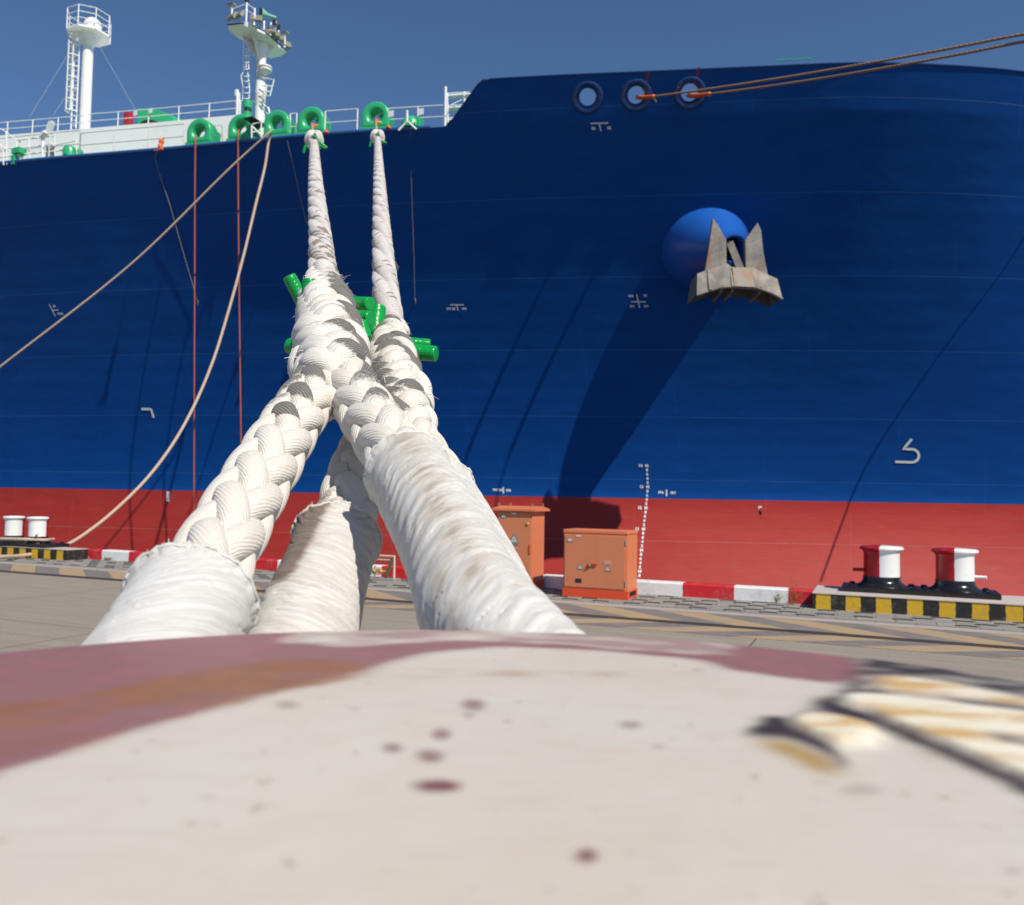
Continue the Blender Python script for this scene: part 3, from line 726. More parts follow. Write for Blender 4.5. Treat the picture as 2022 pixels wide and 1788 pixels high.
for i, (px, lab) in enumerate(((388, 0), (470, 0), (541, 0), (609, 0), (736, 0))):
    s0 = deck_s(px); e = .3; d = np.array([hull(s0+e, 15)-hull(s0-e, 15)])[0]/(2*e)
    base = HP(s0, 15.0)+NV*.27+ZV*.04
    tang = SV+NV*d; tang /= np.linalg.norm(tang); outw = np.cross(tang, ZV)
    if outw@NV > 0: outw = -outw
    Rm = np.stack([tang, -outw, ZV], 1)
    V = np.array(cV)@Rm.T+base
    o = mk('chock', V, cF, M['green'], ship, True); chocks.append((s0, base, tang, outw))
    b = MB(); b.box(base+ZV*.05, tang*.66, outw*.30, ZV*.10, .01); b.build('chock_base', M['green'], o)
    b = MB()
    for zz in (.35, .75): b.box(base-outw*.30+ZV*zz+tang*.30, tang*.26, outw*.22, ZV*.035)
    b.box(base-outw*.35+tang*.55+ZV*.35, tang*.02, outw*.15, ZV*.36); b.build('chock_bracket', M['green'], o)
def chock_hole(i, t=0.0, d=-.08):
    s0, base, tang, outw = chocks[i]; return base+ZV*(.44)+tang*t+outw*(.26+d)

# ---- trunk deck (white band behind the chocks) and its railing
tw = [at(-260, 290, 47.5), at(0, 268, 45.1), at(160, 255, 44.0), at(300, 243, 43.2), at(470, 227, 42.1), at(492, 226, 42.0)]
b = MB(); dn = ZV*5.0
P = tw; bk = NV*24
b.add([p for p in P]+[p-dn for p in P]+[p+bk for p in P]+[p+bk-dn for p in P], [(i, 6+i, 6+i+1, i+1) for i in range(5)]+[(i+1, 12+i+1, 12+i, i) for i in range(5)]+[(5, 11, 23, 17), (0, 12, 18, 6)])
trunk = b.build('trunk_wall', M['white'], ship)
def rail(path, hgt, name, mat, post=1.5, rails=(1.0, .52, .0), r=.022, stan=.028, par=None, posts=None):
    P = np.array(path, float); d = np.r_[0, np.cumsum(np.linalg.norm(np.diff(P, axis=0), axis=1))]
    b = MB()
    for q in rails: b.tube([p+ZV*hgt*q for p in P], r, 6)
    k = max(1, int(round(d[-1]/post)))
    for x in np.linspace(0, d[-1], k+1):
        p = np.array([np.interp(x, d, P[:, c]) for c in range(3)]); b.tube([p, p+ZV*hgt], stan, 6)
    return b.build(name, mat, par or ship, True)
top = [p+NV*.15+ZV*.01 for p in tw[:5]]
rail(top[:3], .78, 'trunk_railing', M['white'], 1.6); rail([top[2]+SV*.3, top[3], top[4]], .80, 'trunk_railing', M['white'], 1.75)
# things behind the trunk rail
p = at(253, 246, 44.5); b = MB(); b.box(p+ZV*.30, SV*.2, NV*.15, ZV*.32, .01); b.build('red_hose_box', M['redbox'], ship)
for x, y in ((267, 224), (297, 219)): b = MB(); b.box(at(x, y, 43.3), SV*.12, NV*.01, ZV*.12); b.build('notice_board', M['white'], ship)
b = MB(); p0 = at(305, 243, 44.6)
prof = [(272, 240, 215), (285, 240, 215), (298, 240, 214), (312, 240, 217), (325, 240, 222), (335, 239, 228), (341, 238, 234)]
b.prism([at(x, yt, 45) for x, yb, yt in prof]+[at(341, 246, 45), at(272, 250, 45)], NV*1.1+SV*.2); b.build('winch_cover', M['green'], ship)
b = MB(); b.lathe(at(301, 252, 44.4), [(.55, 0), (.6, .1), (.5, .2)], ZV, 20); b.build('winch_drum', M['dark'], ship, True)
# door outline and small ladder at the trunk side
def frame(pxs, z, r, nm, mat, closed=False, par=None):
    b = MB(); b.tube([at(x, y, z) for x, y in pxs], r, 6, closed=closed); return b.build(nm, mat, par or ship, True)
b = MB(); b.tube([at(*p, 36.5) for p in ((419, 250), (438, 248), (439, 288), (420, 290))], .02, 5, closed=True); b.tube([at(420, 270, 36.5), at(439, 268, 36.5)], .015, 5); b.build('side_door', M['lamp'], ship)

# ---- deck-edge railing in front of the trunk, left part
def deckrail(x0, x1, hgt, nm, mat, post, ofs=.12, rails=(1.0, .5)):
    a, c = deck_s(x0), deck_s(x1); rail([HP(s_, 15.0)+NV*ofs for s_ in np.linspace(a, c, 12)], hgt, nm, mat, post, rails)
M['railgrey'] = paint('shaded_rail_paint', (.66, .67, .66), .5)
deckrail(150, 356, 1.12, 'deck_railing', M['railgrey'], 1.55)
deckrail(-80, 150, 1.25, 'deck_railing', M['railgrey'], 1.5)
deckrail(638, 702, 1.0, 'deck_railing', M['white'], 1.5, .05, (1.0, .5, .04))
deckrail(762, 880, .95, 'deck_railing', M['white'], 1.45, .1, (1.0, .5))
deckrail(567, 580, 1.05, 'deck_railing', M['white'], .34, .1, (1.0, .45))
for x, y in ((772, 225), (831, 221)): b = MB(); b.box(at(x, y, 33.9), SV*.12, NV*.01, ZV*.125); b.build('notice_board', M['white'], ship)
# green pedestal with a white A-frame
p = at(812, 256, 34.6); b = MB(); b.lathe(p, [(.42, 0), (.42, .25), (.3, .45), (.16, .52)], ZV, 20); b.box(p+SV*.32+ZV*.2, SV*.16, NV*.2, ZV*.22, .03); b.build('pedestal', M['green'], ship, True)
b = MB(); b.tube([at(787, 258, 34.0), at(804, 240, 34.0), at(822, 256, 34.0)], .045, 6); b.tube([at(804, 242, 34.0), at(804, 219, 34.0)], .05, 6); b.build('a_frame', M['white'], ship)
# scaffold-like stand near the break of the bulwark
b = MB(); z = 34.2
b.tube([at(879, 255, z), at(880, 172, z)], .055, 8); b.tube([at(885, 255, z), at(883, 184, z)], .035, 8); b.tube([at(917, 230, z+.8), at(917, 182, z+.8)], .045, 8)
for y in (189, 213, 237): b.tube([at(883, y, z), at(935, y-4, z+1)], .03, 6); b.box((at(883, y+1.5, z+.2)+at(930, y-2, z+1.2))/2, (at(930, y-2, z+1.2)-at(883, y+1.5, z+.2))/2, NV*.25, ZV*.012)
b.tube([at(888, 209, z-.3), at(912, 197, z+.6)], .015, 5); b.build('access_tower', M['white'], ship, True)
# orange fibre ends by two chocks and the tie at the left
for x, y in ((644, 263), (767, 254)): b = MB(); b.lathe(at(x, y, 34.3), [(.11, 0), (.09, .08), (.02, .13)], ZV, 8); b.build('orange_bundle', M['orange'], ship, True)

# ---- left cluster on the main deck
z = 38.6
b = MB()
for pl in ([(-20, 250), (6, 257), (32, 277), (110, 269)], [(32, 277), (33, 300)], [(-20, 275), (20, 300), (50, 316)], [(12, 260), (14, 325)], [(82, 272), (83, 318)], [(108, 262), (109, 318)], [(150, 276), (151, 312)],
           [(-10, 296), (110, 286), (150, 278)], [(-10, 312), (60, 304), (135, 296)], [(92, 262), (110, 268)], [(95, 280), (108, 288)], [(57, 270), (58, 316)], [(6, 295), (7, 326)]):
    b.tube([at(x, y, z) for x, y in pl], .035, 6)
b.build('gangway_frame', M['white'], ship, True)
b = MB(); b.tube([at(84, 320, z-.2), at(85, 262, z-.2)], .08, 8); b.build('lamp_post', M['white'], ship, True)
b = MB()
b.box(at(86, 266, z-.3), SV*.16+ZV*.09, NV*.12, ZV*.05-SV*.03); b.box(at(97, 251, z-.3), SV*.10+ZV*.22, NV*.1, SV*.03-ZV*.01); b.box(at(102, 249, z-.2), SV*.08+ZV*.2, NV*.1, SV*.02); b.build('floodlight', M['white'], ship)
b = MB(); b.box(at(38, 300, z), SV*.26, NV*.2, ZV*.14, .03); b.box(at(29, 317, z), SV*.12, NV*.12, ZV*.22, .02); b.tube([at(44, 304, z), at(47, 325, z)], .04, 6); b.build('control_console', M['green'], ship)
b = MB(); b.lathe(at(138, 313, z), [(.32, 0), (.32, .36), (.26, .5), (.05, .56)], ZV, 20); b.lathe(at(156, 312, z+.2), [(.18, 0), (.19, .28), (.1, .4)], ZV, 16); b.build('ventilator', M['green'], ship, True)
b = MB()
for x in (94, 100, 106): b.box(at(x, 300, z+.2), SV*.05, NV*.05, ZV*.28)
b.build('valve_rack', M['steel'], ship)

# ---- left mast with caged ladder and dome
z = 46.0
bot_, top_ = at(167, 256, z), at(168, 62, z)
top_ = np.array([bot_[0], bot_[1], top_[2]])
b = MB(); b.tube([bot_-ZV*.5, bot_+ZV*2.2, bot_+(top_-bot_)*.97], [.29, .28, .27], 24); b.tube([top_-ZV*.75, top_-ZV*.15], [.27, .62], 24)
mast = b.build('mast', M['white'], ship, True)
R8 = 1.12
oct_ = [top_+ZV*-.15+R8*(math.cos(a)*SV+math.sin(a)*NV) for a in np.arange(8)*PI/4+PI/8]
b = MB(); b.prism(oct_, ZV*.10); b.build('platform', M['white'], mast)
b = MB(); o2 = [p+ZV*.12 for p in oct_]
for k_, hgt in enumerate((.36, .70, 1.05)): b.tube([p+ZV*hgt for p in o2], .022, 6, closed=True)
for p in o2: b.tube([p-ZV*.1, p+ZV*1.05], .028, 6)
b.build('platform_railing', M['white'], mast, True)
b = MB(); b.lathe(top_+SV*.15+NV*.1, [(.46, 0), (.48, .35), (.46, .55), (.36, .76), (.2, .88), (.001, .92)], ZV, 28); b.lathe(top_-SV*.55-NV*.15, [(.2, 0), (.21, .35), (.24, .38), (.2, .5), (.001, .56)], ZV, 20); b.build('radome', M['white'], mast, True)
b = MB(); c_ = bot_-SV*.52-NV*.28; hgt = (top_-bot_)[2]
for q in (-.19, .19): b.tube([c_+SV*q, c_+SV*q+ZV*hgt], .04, 6)
for k_ in np.arange(.2, hgt, .28): b.tube([c_-SV*.19+ZV*k_, c_+SV*.19+ZV*k_], .024, 5)
for k_ in np.arange(.9, hgt-.1, .62): b.tube([c_+ZV*k_+SV*.30*math.cos(a)-NV*(.05+.46*math.sin(a)) for a in np.linspace(0, PI, 11)], .035, 5)
for a in np.linspace(.1, PI-.1, 5): b.tube([c_+ZV*.9+SV*.30*math.cos(a)-NV*(.05+.46*math.sin(a)), c_+ZV*(hgt-.1)+SV*.30*math.cos(a)-NV*(.05+.46*math.sin(a))], .03, 5)
b.build('caged_ladder', M['white'], mast, True)
b = MB()
for k_ in np.arange(.6, hgt-.6, .55): b.tube([bot_-SV*.12-NV*.29+ZV*k_, bot_-SV*.02-NV*.31+ZV*(k_+.1)], .014, 4)
b.build('step_bracket', M['lamp'], mast)
b = MB()
for p0, p1 in (((136, 105), (58, 232)), ((185, 72), (268, 218)), ((132, 188), (105, 228))): b.tube([at(*p0, z), at(*p1, z-1.5)], .012, 4)
b.build('guy_wire', M['steel'], mast)

# ---- foremast
z = 36.6
fb = at(512, 262, z); ft = at(508, 84, z)
ft = np.array([fb[0]-.02, fb[1], ft[2]])
b = MB(); b.tube([fb-ZV*.8, fb+ZV*1.9, fb+ZV*2.6, ft-ZV*.35], [.23, .23, .20, .20], 24)
fm = b.build('foremast', M['white'], ship, True)
hp_ = float((ft-E0)[2])+.0
pl = [atH(x, y, hp_) for x, y in ((449, 52), (486, 47.5), (521, 64), (566, 103), (556, 111), (533, 116), (500, 97), (491.5, 83), (472, 77.6), (452, 60))]
b = MB(); b.prism(pl, ZV*.10); b.build('platform', M['white'], fm)
b = MB(); b.tube([p+ZV*.05+(p-ft)/np.linalg.norm(p-ft)*.012 for p in pl], .028, 5, closed=True); b.build('platform_edge', M['dark'], fm)
# flared gussets under the platform
b = MB()
for q in (pl[0]*.6+pl[8]*.4, pl[1], pl[3]*.75+pl[2]*.25, pl[5]):
    d = (q-ft); d[2] = 0; b.prism([ft+ZV*-1.0, ft+ZV*-.01, ft+d*.66-ZV*.01], np.cross(d/np.linalg.norm(d), ZV)*.03)
b.lathe(ft-ZV*.8, [(.20, 0), (.26, .4), (.36, .79)], ZV, 20, False); b.build('gusset', M['white'], fm)
b = MB(); q0, q1, q2, q3 = pl[0], pl[1], pl[2], pl[3]
for p, hh_ in ((pl[0]+(pl[1]-pl[0])*.22, .95), (pl[1]*1.0, 1.05), (pl[2]+(pl[1]-pl[2])*.55, .95), (pl[2], .5), (pl[3]+(pl[2]-pl[3])*.72, .75), (pl[3]+(pl[2]-pl[3])*.38, .7), (pl[3]+(pl[2]-pl[3])*.1, .8)):
    b = MB(); b.tube([p+ZV*.1, p+ZV*(.1+hh_*.78)], .04, 8); b.build('platform_post', M['white'], fm, True)
b = MB(); b.tube([pl[0]+(pl[1]-pl[0])*.22+ZV*.72, pl[1]+ZV*.88, pl[2]+(pl[1]-pl[2])*.55+ZV*.8], .022, 5); b.tube([pl[0]+(pl[1]-pl[0])*.22+ZV*.5, pl[1]+ZV*.6, pl[2]+(pl[1]-pl[2])*.55+ZV*.55], .018, 5)
b.box(pl[1]-ZV*.03, SV*.05, NV*.05, ZV*.1); b.box((pl[1]+pl[2])/2+(pl[2]-pl[1])*.35-ZV*.02, (pl[2]-pl[1])*.2, NV*.03, ZV*.06); b.box(pl[3]+(pl[2]-pl[3])*.28-ZV*.02, (pl[2]-pl[3])*.09, NV*.03, ZV*.06)
b.build('platform_rail', M['white'], fm, True)
def flood(p, w_=.24, h_=.15, yaw=0.0):
    b = MB(); a = SV*math.cos(yaw)+NV*math.sin(yaw); nrm = NV*math.cos(yaw)-SV*math.sin(yaw); tilt = ZV*.85+nrm*.5
    b.box(p, a*w_, nrm*.06-ZV*.03, tilt*h_)
    for q in (-.66, 0, .66): b.box(p+tilt*h_*q-nrm*.07+ZV*.035, a*w_*1.02, nrm*.012, tilt*.012)
    for q in (-.9, 0, .9): b.box(p+a*w_*q-nrm*.07+ZV*.035, a*.012, nrm*.012, tilt*h_)
    b.build('floodlight', M['lamp'], fm)
e01, e23 = pl[1]-pl[0], pl[3]-pl[2]
flood(pl[0]+e01*.25+ZV*.38, .22, .15, -.2); flood(pl[0]+e01*.62+ZV*.42, .22, .15, -.2); flood(pl[1]+(pl[2]-pl[1])*.55+ZV*.42, .24, .17, .6)
flood(pl[2]+e23*.30+ZV*.34, .2, .16, .6); flood(pl[2]+e23*.48+ZV*.32, .2, .16, .6); flood(pl[2]+e23*.68+ZV*.32, .2, .16, .6); flood(pl[3]+ZV*.32, .16, .18, 1.0)
b = MB(); p = pl[2]+(pl[1]-pl[2])*.05+ZV*.78; hd = -NV*.8-SV*.6; b.lathe(p-hd*.32, [(.06, -.2), (.06, .0), (.1, .18), (.2, .36), (.235, .42), (.21, .41), (.08, .2), (.001, .1)], hd, 24, False); b.build('fog_horn', paint('pale_green_horn', (.25, .55, .42), .4), fm, True)
b = MB()
p = pl[1]+ZV*1.02; b.lathe(p-ZV*.08, [(.02, 0), (.09, .03), (.10, .1), (.06, .17), (.001, .19)], ZV, 14)
for q, f in ((pl[1]+(pl[2]-pl[1])*.8, .72), (pl[2]+e23*.42, .7), (pl[2]+e23*.62, .66)): b.build('signal_lamp', M['dark'], fm, True); b = MB(); b.lathe(q+ZV*f, [(.06, 0), (.07, .02), (.05, .05), (.07, .08), (.05, .12), (.07, .15), (.07, .24), (.03, .27)], ZV, 12)
b.build('signal_lamp', M['dark'], fm, True)
b = MB()
for q, f in ((pl[0]+e01*.2, .90), (pl[2]+e23*.9, .78)): b.box(q+ZV*f, SV*.16, NV*.1, ZV*.03-NV*.02)
b.lathe(pl[2]+e23*.5+ZV*.75, [(.05, 0), (.12, .04), (.05, .1), (.05, .2)], ZV, 12); b.build('sensor_head', M['steel'], fm, True)
# radar shelf, maintenance basket and ladder hoops
p = at(524, 140, z-.1); b = MB(); b.lathe(p, [(.05, -.22), (.27, -.02), (.28, .06)], ZV, 24); b.lathe(p, [(.28, .11), (.28, .17), (.2, .2)], ZV, 24); b.box(p-SV*.2, SV*.2, NV*.1, ZV*.03); b.build('radar_shelf', M['white'], fm, True)
b = MB(); b.lathe(p, [(.275, .06), (.275, .11)], ZV, 24); b.build('shelf_band', M['dark'], fm, True)
b = MB(); zq = z-.4
for pl_ in ([(518, 154), (541, 158), (533, 190), (517, 189)], [(517, 169), (537, 171)], [(518, 180), (535, 182)], [(527, 168), (523, 195), (519, 191)], [(541, 158), (533, 190)]): b.tube([at(x, y, zq) for x, y in pl_], .03, 6)
b.build('basket_rail', M['white'], fm, True)
b = MB(); zq = z-.3
for pl_ in ([(479, 200), (480, 172), (476, 151), (481, 142)], [(491, 198), (493, 178), (489, 142)], [(481, 82), (481, 140)], [(487, 98), (486, 136)], [(492, 98), (491, 136)]): b.tube([at(x, y, zq) for x, y in pl_], .025, 6)
for y in (96, 110, 123, 136, 150, 160, 172, 183, 194): b.tube([at(481+(y-96)*-.01, y, zq), at(486, y+1.5, zq-.25), at(493, y, zq)], .02, 5)
b.tube([at(468, 230, zq), at(469, 178, zq)], .06, 8); b.tube([at(473, 232, zq), at(473, 184, zq)], .03, 6); b.box(at(467, 184, zq), SV*.05, NV*.05, ZV*.14)
b.build('ladder', M['white'], fm, True)
b = MB()
for k_ in range(16): b.lathe(fb+ZV*(1.15+k_*.075), [(.235, 0), (.24, .012)], ZV, 16) if k_ < 8 else b.tube([fb-SV*.2-NV*.16+ZV*(1.3+k_*.13), fb+SV*.1-NV*.24+ZV*(1.34+k_*.13)], .014, 4)
b.build('cable_clamp', M['lamp'], fm)
b = MB(); b.tube([at(516, 204, z), at(530, 214, z), at(533, 226, z)], .035, 6); b.tube([at(516, 218, z), at(535, 228, z)], .025, 6); b.tube([at(500, 200, z), at(516, 210, z)], .015, 5); b.build('stay', M['white'], fm, True)
b = MB(); p = at(488, 238, z-.5); b.lathe(p, [(.19, 0), (.19, .32), (.14, .36)], ZV, 20); b.lathe(p+ZV*.48, [(.15, 0), (.2, .04), (.2, .34)], ZV, 20); b.build('ventilator', M['green'], ship, True)
b = MB(); b.lathe(p+ZV*.34, [(.145, 0), (.145, .15)], ZV, 16); b.build('ventilator_neck', M['dark'], ship, True)
b = MB(); z2 = z-1.2
for pl_ in ([(495, 246), (516, 242), (516, 272)], [(497, 249), (497, 273)], [(498, 262), (514, 259)], [(497, 249), (514, 266)]): b.tube([at(x, y, z2) for x, y in pl_], .035, 6)
b.build('ladder_stand', M['white'], ship, True)
b = MB(); b.box(at(505, 242, z2+.3), SV*.24, NV*.5, ZV*.02); b.build('platform_grating', M['dark'], ship)

# ------------------------------------------------------------------ braided mooring tails
def ropemat(name, ca, cb, ribs=24.0, skew=1.6, bumpd=.0012, stainc=(.035, .029, .024), knit=520.0, dirt=.25, dirtc=(.42, .34, .24)):
    t = NT(name); U_ = t.attr('suv').outputs['Vector']; sx = t.n('SeparateXYZ', {0: U_}); u, v, rn = sx.outputs[0], sx.outputs[1], sx.outputs[2]
    o = t.obj(); nz = t.noise(26, o, 6, .65)
    ph = t.math('MULTIPLY', t.math('ADD', t.math('ADD', u, t.math('MULTIPLY', v, skew)), t.math('MULTIPLY', nz, .06)), ribs*2*PI)
    rib = t.math('SINE', ph)
    kn = t.math('MULTIPLY', t.math('SINE', t.math('ADD', t.math('MULTIPLY', v, knit), t.math('MULTIPLY', ph, .5))), .35)
    c = t.mix(t.math('MULTIPLY', nz, .8), ca, cb)
    c = t.mix(t.math('MULTIPLY', t.ramp(t.noise(9, o, 5, .7), [(.5, 0.), (.75, 1.)]), dirt), c, dirtc)
    c = t.mix(t.math('MULTIPLY', t.math('SUBTRACT', .5, t.math('MULTIPLY', rib, .5)), .12), c, tuple(q*.78 for q in cb))
    stn = t.attr('stain').outputs['Fac']
    f = t.ramp(t.math('ADD', stn, t.math('MULTIPLY', t.math('SUBTRACT', t.noise(120, o, 3, .8), .5), .55)), [(.36, 0.), (.52, .95)])
    c = t.mix(t.math('MULTIPLY', t.math('MULTIPLY', f, t.math('ADD', .86, t.math('MULTIPLY', rib, .14))), 1.0), c, stainc)
    return t.out(c, .72, t.bump(t.math('ADD', t.math('ADD', t.math('MULTIPLY', rib, .8), kn), t.math('MULTIPLY', t.noise(350, o, 3), .6)), .42, bumpd), Sheen_Weight=.15, Subsurface_Weight=0.0)
M['rope'] = ropemat('white_braided_rope', (.71, .68, .625), (.66, .605, .52))
M['rope_splice'] = ropemat('white_splice_strands', (.72, .695, .645), (.65, .61, .54), 26, 2.2, .0012, dirt=.3)
M['rope_worn'] = ropemat('weathered_rope_cover', (.60, .575, .555), (.50, .465, .44), 12, 3, .0012, (.16, .12, .09), 300, .6, (.33, .26, .20))

def frames(P):
    T = np.gradient(P, axis=0); T /= np.linalg.norm(T, axis=1)[:, None]
    N_ = np.empty_like(P); x = np.cross(T[0], ZV); x /= np.linalg.norm(x)
    for i in range(len(P)):
        x = x-T[i]*(x@T[i]); x /= np.linalg.norm(x); N_[i] = x
    return T, N_, np.cross(N_, T)
def braid(name, path, D, mat, parent, n=6, P=2.6, twist=0.0, spr=44, ring=12, amp=.07, rot=0.0, jit=0.0, seed=1, stainf=None, rad=.12, fat=1.10, tap=None):
    """2n-strand plait (n strands each way, over two under two) grown round a path; D in metres along it"""
    path = np.array(path, float); L = np.r_[0, np.cumsum(np.linalg.norm(np.diff(path, axis=0), axis=1))]
    Df = D if callable(D) else (lambda l: np.full_like(l, D))
    lg = np.linspace(0, L[-1], 3000); rate = 1/(P*Df(lg)); ph = np.r_[0, np.cumsum((rate[1:]+rate[:-1])/2*np.diff(lg))]*2*PI
    K = int(ph[-1]/(2*PI)*spr)+2; phi = np.linspace(0, ph[-1], K); l = np.interp(phi, ph, lg)
    T, N_, B_ = frames(path)
    g = lambda A_: np.stack([np.interp(l, L, A_[:, k]) for k in range(3)], 1)
    c, Nn, Bn = g(path), g(N_), g(B_); Nn /= np.linalg.norm(Nn, axis=1)[:, None]; Bn /= np.linalg.norm(Bn, axis=1)[:, None]
    Dl = Df(l); tw = rot+twist*l*2*PI; rg = np.random.RandomState(seed)
    VV, FF, UU, SS = [], [], [], []; off = 0
    ca = math.atan(PI*.72/P); hwid = .5*(P/n)*math.sin(ca)*fat
    for dr in (1, -1):
        for k in range(n):
            th = dr*phi+2*PI*k/n; cyc = n/2*th+PI/4
            cw = np.cos(cyc); wv = np.tanh(1.7*cw)/math.tanh(1.7)*dr
            lobe = np.floor((cyc-PI/2)/PI); env = np.clip(cw*dr, 0, 1)
            rj = (hsh(lobe, k*2+dr, seed)-.5)*2*jit*env
            rc = Dl*(.5-rad-amp+amp*wv+rj)
            T2 = th+tw+jit*1.2*(hsh(lobe, k*3+dr, seed+5)-.5)*env
            er = np.cos(T2)[:, None]*Nn+np.sin(T2)[:, None]*Bn
            p = c+er*rc[:, None]; tg = np.gradient(p, axis=0); tg /= np.linalg.norm(tg, axis=1)[:, None]+1e-12
            sd = np.cross(tg, er); sd /= np.linalg.norm(sd, axis=1)[:, None]; upv = np.cross(sd, tg)
            a = np.linspace(0, 2*PI, ring+1)
            hw = Dl*hwid*(.90+.20*env+jit*1.5*(hsh(lobe, k, seed+9)-.5)*env); hr = Dl*rad*(1+.18*env)
            cs, sn_ = np.cos(a), np.sin(a)
            V = p[:, None, :]+upv[:, None, :]*(hr[:, None]*cs[None])[..., None]+sd[:, None, :]*(hw[:, None]*(np.sign(sn_)*abs(sn_)**.85)[None])[..., None]
            ls = np.r_[0, np.cumsum(np.linalg.norm(np.diff(p, axis=0), axis=1))]
            uv = np.stack([np.repeat(a[None]/(2*PI)*dr, K, 0), np.repeat(ls[:, None], ring+1, 1), np.full((K, ring+1), (k+dr*.3)*.13)], -1)
            st = np.zeros((K, ring+1))
            if stainf is not None:
                rnd = hsh(lobe, k*5+dr, seed+17); st = (stainf(l/L[-1], er, rnd, V.mean(1))*env**.6)[:, None]*np.clip(cs, 0, 1)[None]**.3
            VV.append(V.reshape(-1, 3)); UU.append(uv.reshape(-1, 3)); SS.append(st.ravel()); FF.append(gridF(K, ring+1, off)); off += K*(ring+1)
    return mk(name, np.concatenate(VV), np.concatenate(FF), mat, parent, True, attrs={'stain': np.concatenate(SS)}, vec=np.concatenate(UU))

def zA_(y): return 1/(.030+.00115*(y-245))
def zB_(y): return 1/(.030+.00091*(y-245))
def rp(pts, zf, n=200, dz=0.0): return smoothpath([at(x, y, zf(y)+dz) for x, y in pts], n)

# sleeve of canvas round a leg
def clothmat(name, ca, stainc, amount, seed):
    t = NT(name); U_ = t.attr('suv').outputs['Vector']; sx = t.n('SeparateXYZ', {0: U_}); u, v = sx.outputs[0], sx.outputs[1]; o = t.obj()
    wx = t.math('SINE', t.math('MULTIPLY', u, 2*PI*150)); wy = t.math('SINE', t.math('MULTIPLY', v, 2*PI*420))
    weave = t.math('MULTIPLY', wx, wy); rib = t.math('SINE', t.math('MULTIPLY', v, 2*PI*300))
    big = t.noise(7, t.map(o, loc=(seed, 0, 0)), 5, .6)
    vo = t.math('ADD', v, t.math('MULTIPLY', t.math('SINE', t.math('ADD', t.math('MULTIPLY', u, 2*PI), 1.5+seed)), .045))
    cvec = lambda a_, b_: t.n('CombineXYZ', {0: t.math('MULTIPLY', u, a_), 1: t.math('MULTIPLY', vo, b_), 2: seed}).outputs[0]
    dust = t.noise(1.0, cvec(5.0, 42.0), 6, .62)
    fine = t.noise(1.0, cvec(14.0, 150.0), 5, .7)
    c = t.mix(t.math('MULTIPLY', big, .6), ca, tuple(q*.90 for q in ca))
    st = t.attr('stain').outputs['Fac']
    f = t.ramp(t.math('ADD', t.math('MULTIPLY', dust, .75), t.math('ADD', t.math('MULTIPLY', fine, .25), t.math('MULTIPLY', st, .3))), [(.54, 0.), (.74, amount)])
    c = t.mix(f, c, (.38, .30, .21))
    f2 = t.ramp(t.math('ADD', t.math('MULTIPLY', st, .55), t.math('ADD', t.math('MULTIPLY', fine, .3), t.math('MULTIPLY', dust, .45))), [(.66, 0.), (.86, .92)])
    c = t.mix(f2, c, stainc)
    cr = t.attr('crease').outputs['Fac']
    c = t.mix(t.math('MULTIPLY', t.math('MULTIPLY', cr, dust), .38), c, (.40, .33, .24))
    vo = t.math('ADD', v, t.math('MULTIPLY', t.math('SINE', t.math('ADD', t.math('MULTIPLY', u, 2*PI), 1.5+seed)), .045))
    cv = t.n('CombineXYZ', {0: t.math('MULTIPLY', u, 3.0), 1: t.math('MULTIPLY', vo, 78.0), 2: seed}).outputs[0]
    wn = t.noise(1.0, cv, 5, .6); rdg = t.math('POWER', t.math('SUBTRACT', 1.0, t.math('MULTIPLY', t.math('ABSOLUTE', t.math('SUBTRACT', wn, .5)), 7.0)), 2.0)
    rdg = t.math('MAXIMUM', rdg, 0.0)
    c = t.mix(t.math('MULTIPLY', rdg, .34), c, (.33, .28, .22))  # thin crease shade painted into the cloth colour
    nb = t.bump(rdg, -1.0, .0028)
    return t.out(c, .85, t.bump(t.math('ADD', weave, t.math('MULTIPLY', rib, .5)), .5, .0006, nb), Sheen_Weight=.1)
M['canvas'] = clothmat('white_canvas', (.69, .685, .66), (.13, .085, .07), .55, 1.0)
M['canvas_dirty'] = clothmat('stained_canvas', (.68, .675, .645), (.17, .12, .10), .58, 4.0)
M['canvas_clean'] = clothmat('clean_canvas', (.70, .70, .68), (.3, .25, .2), .18, 9.0)
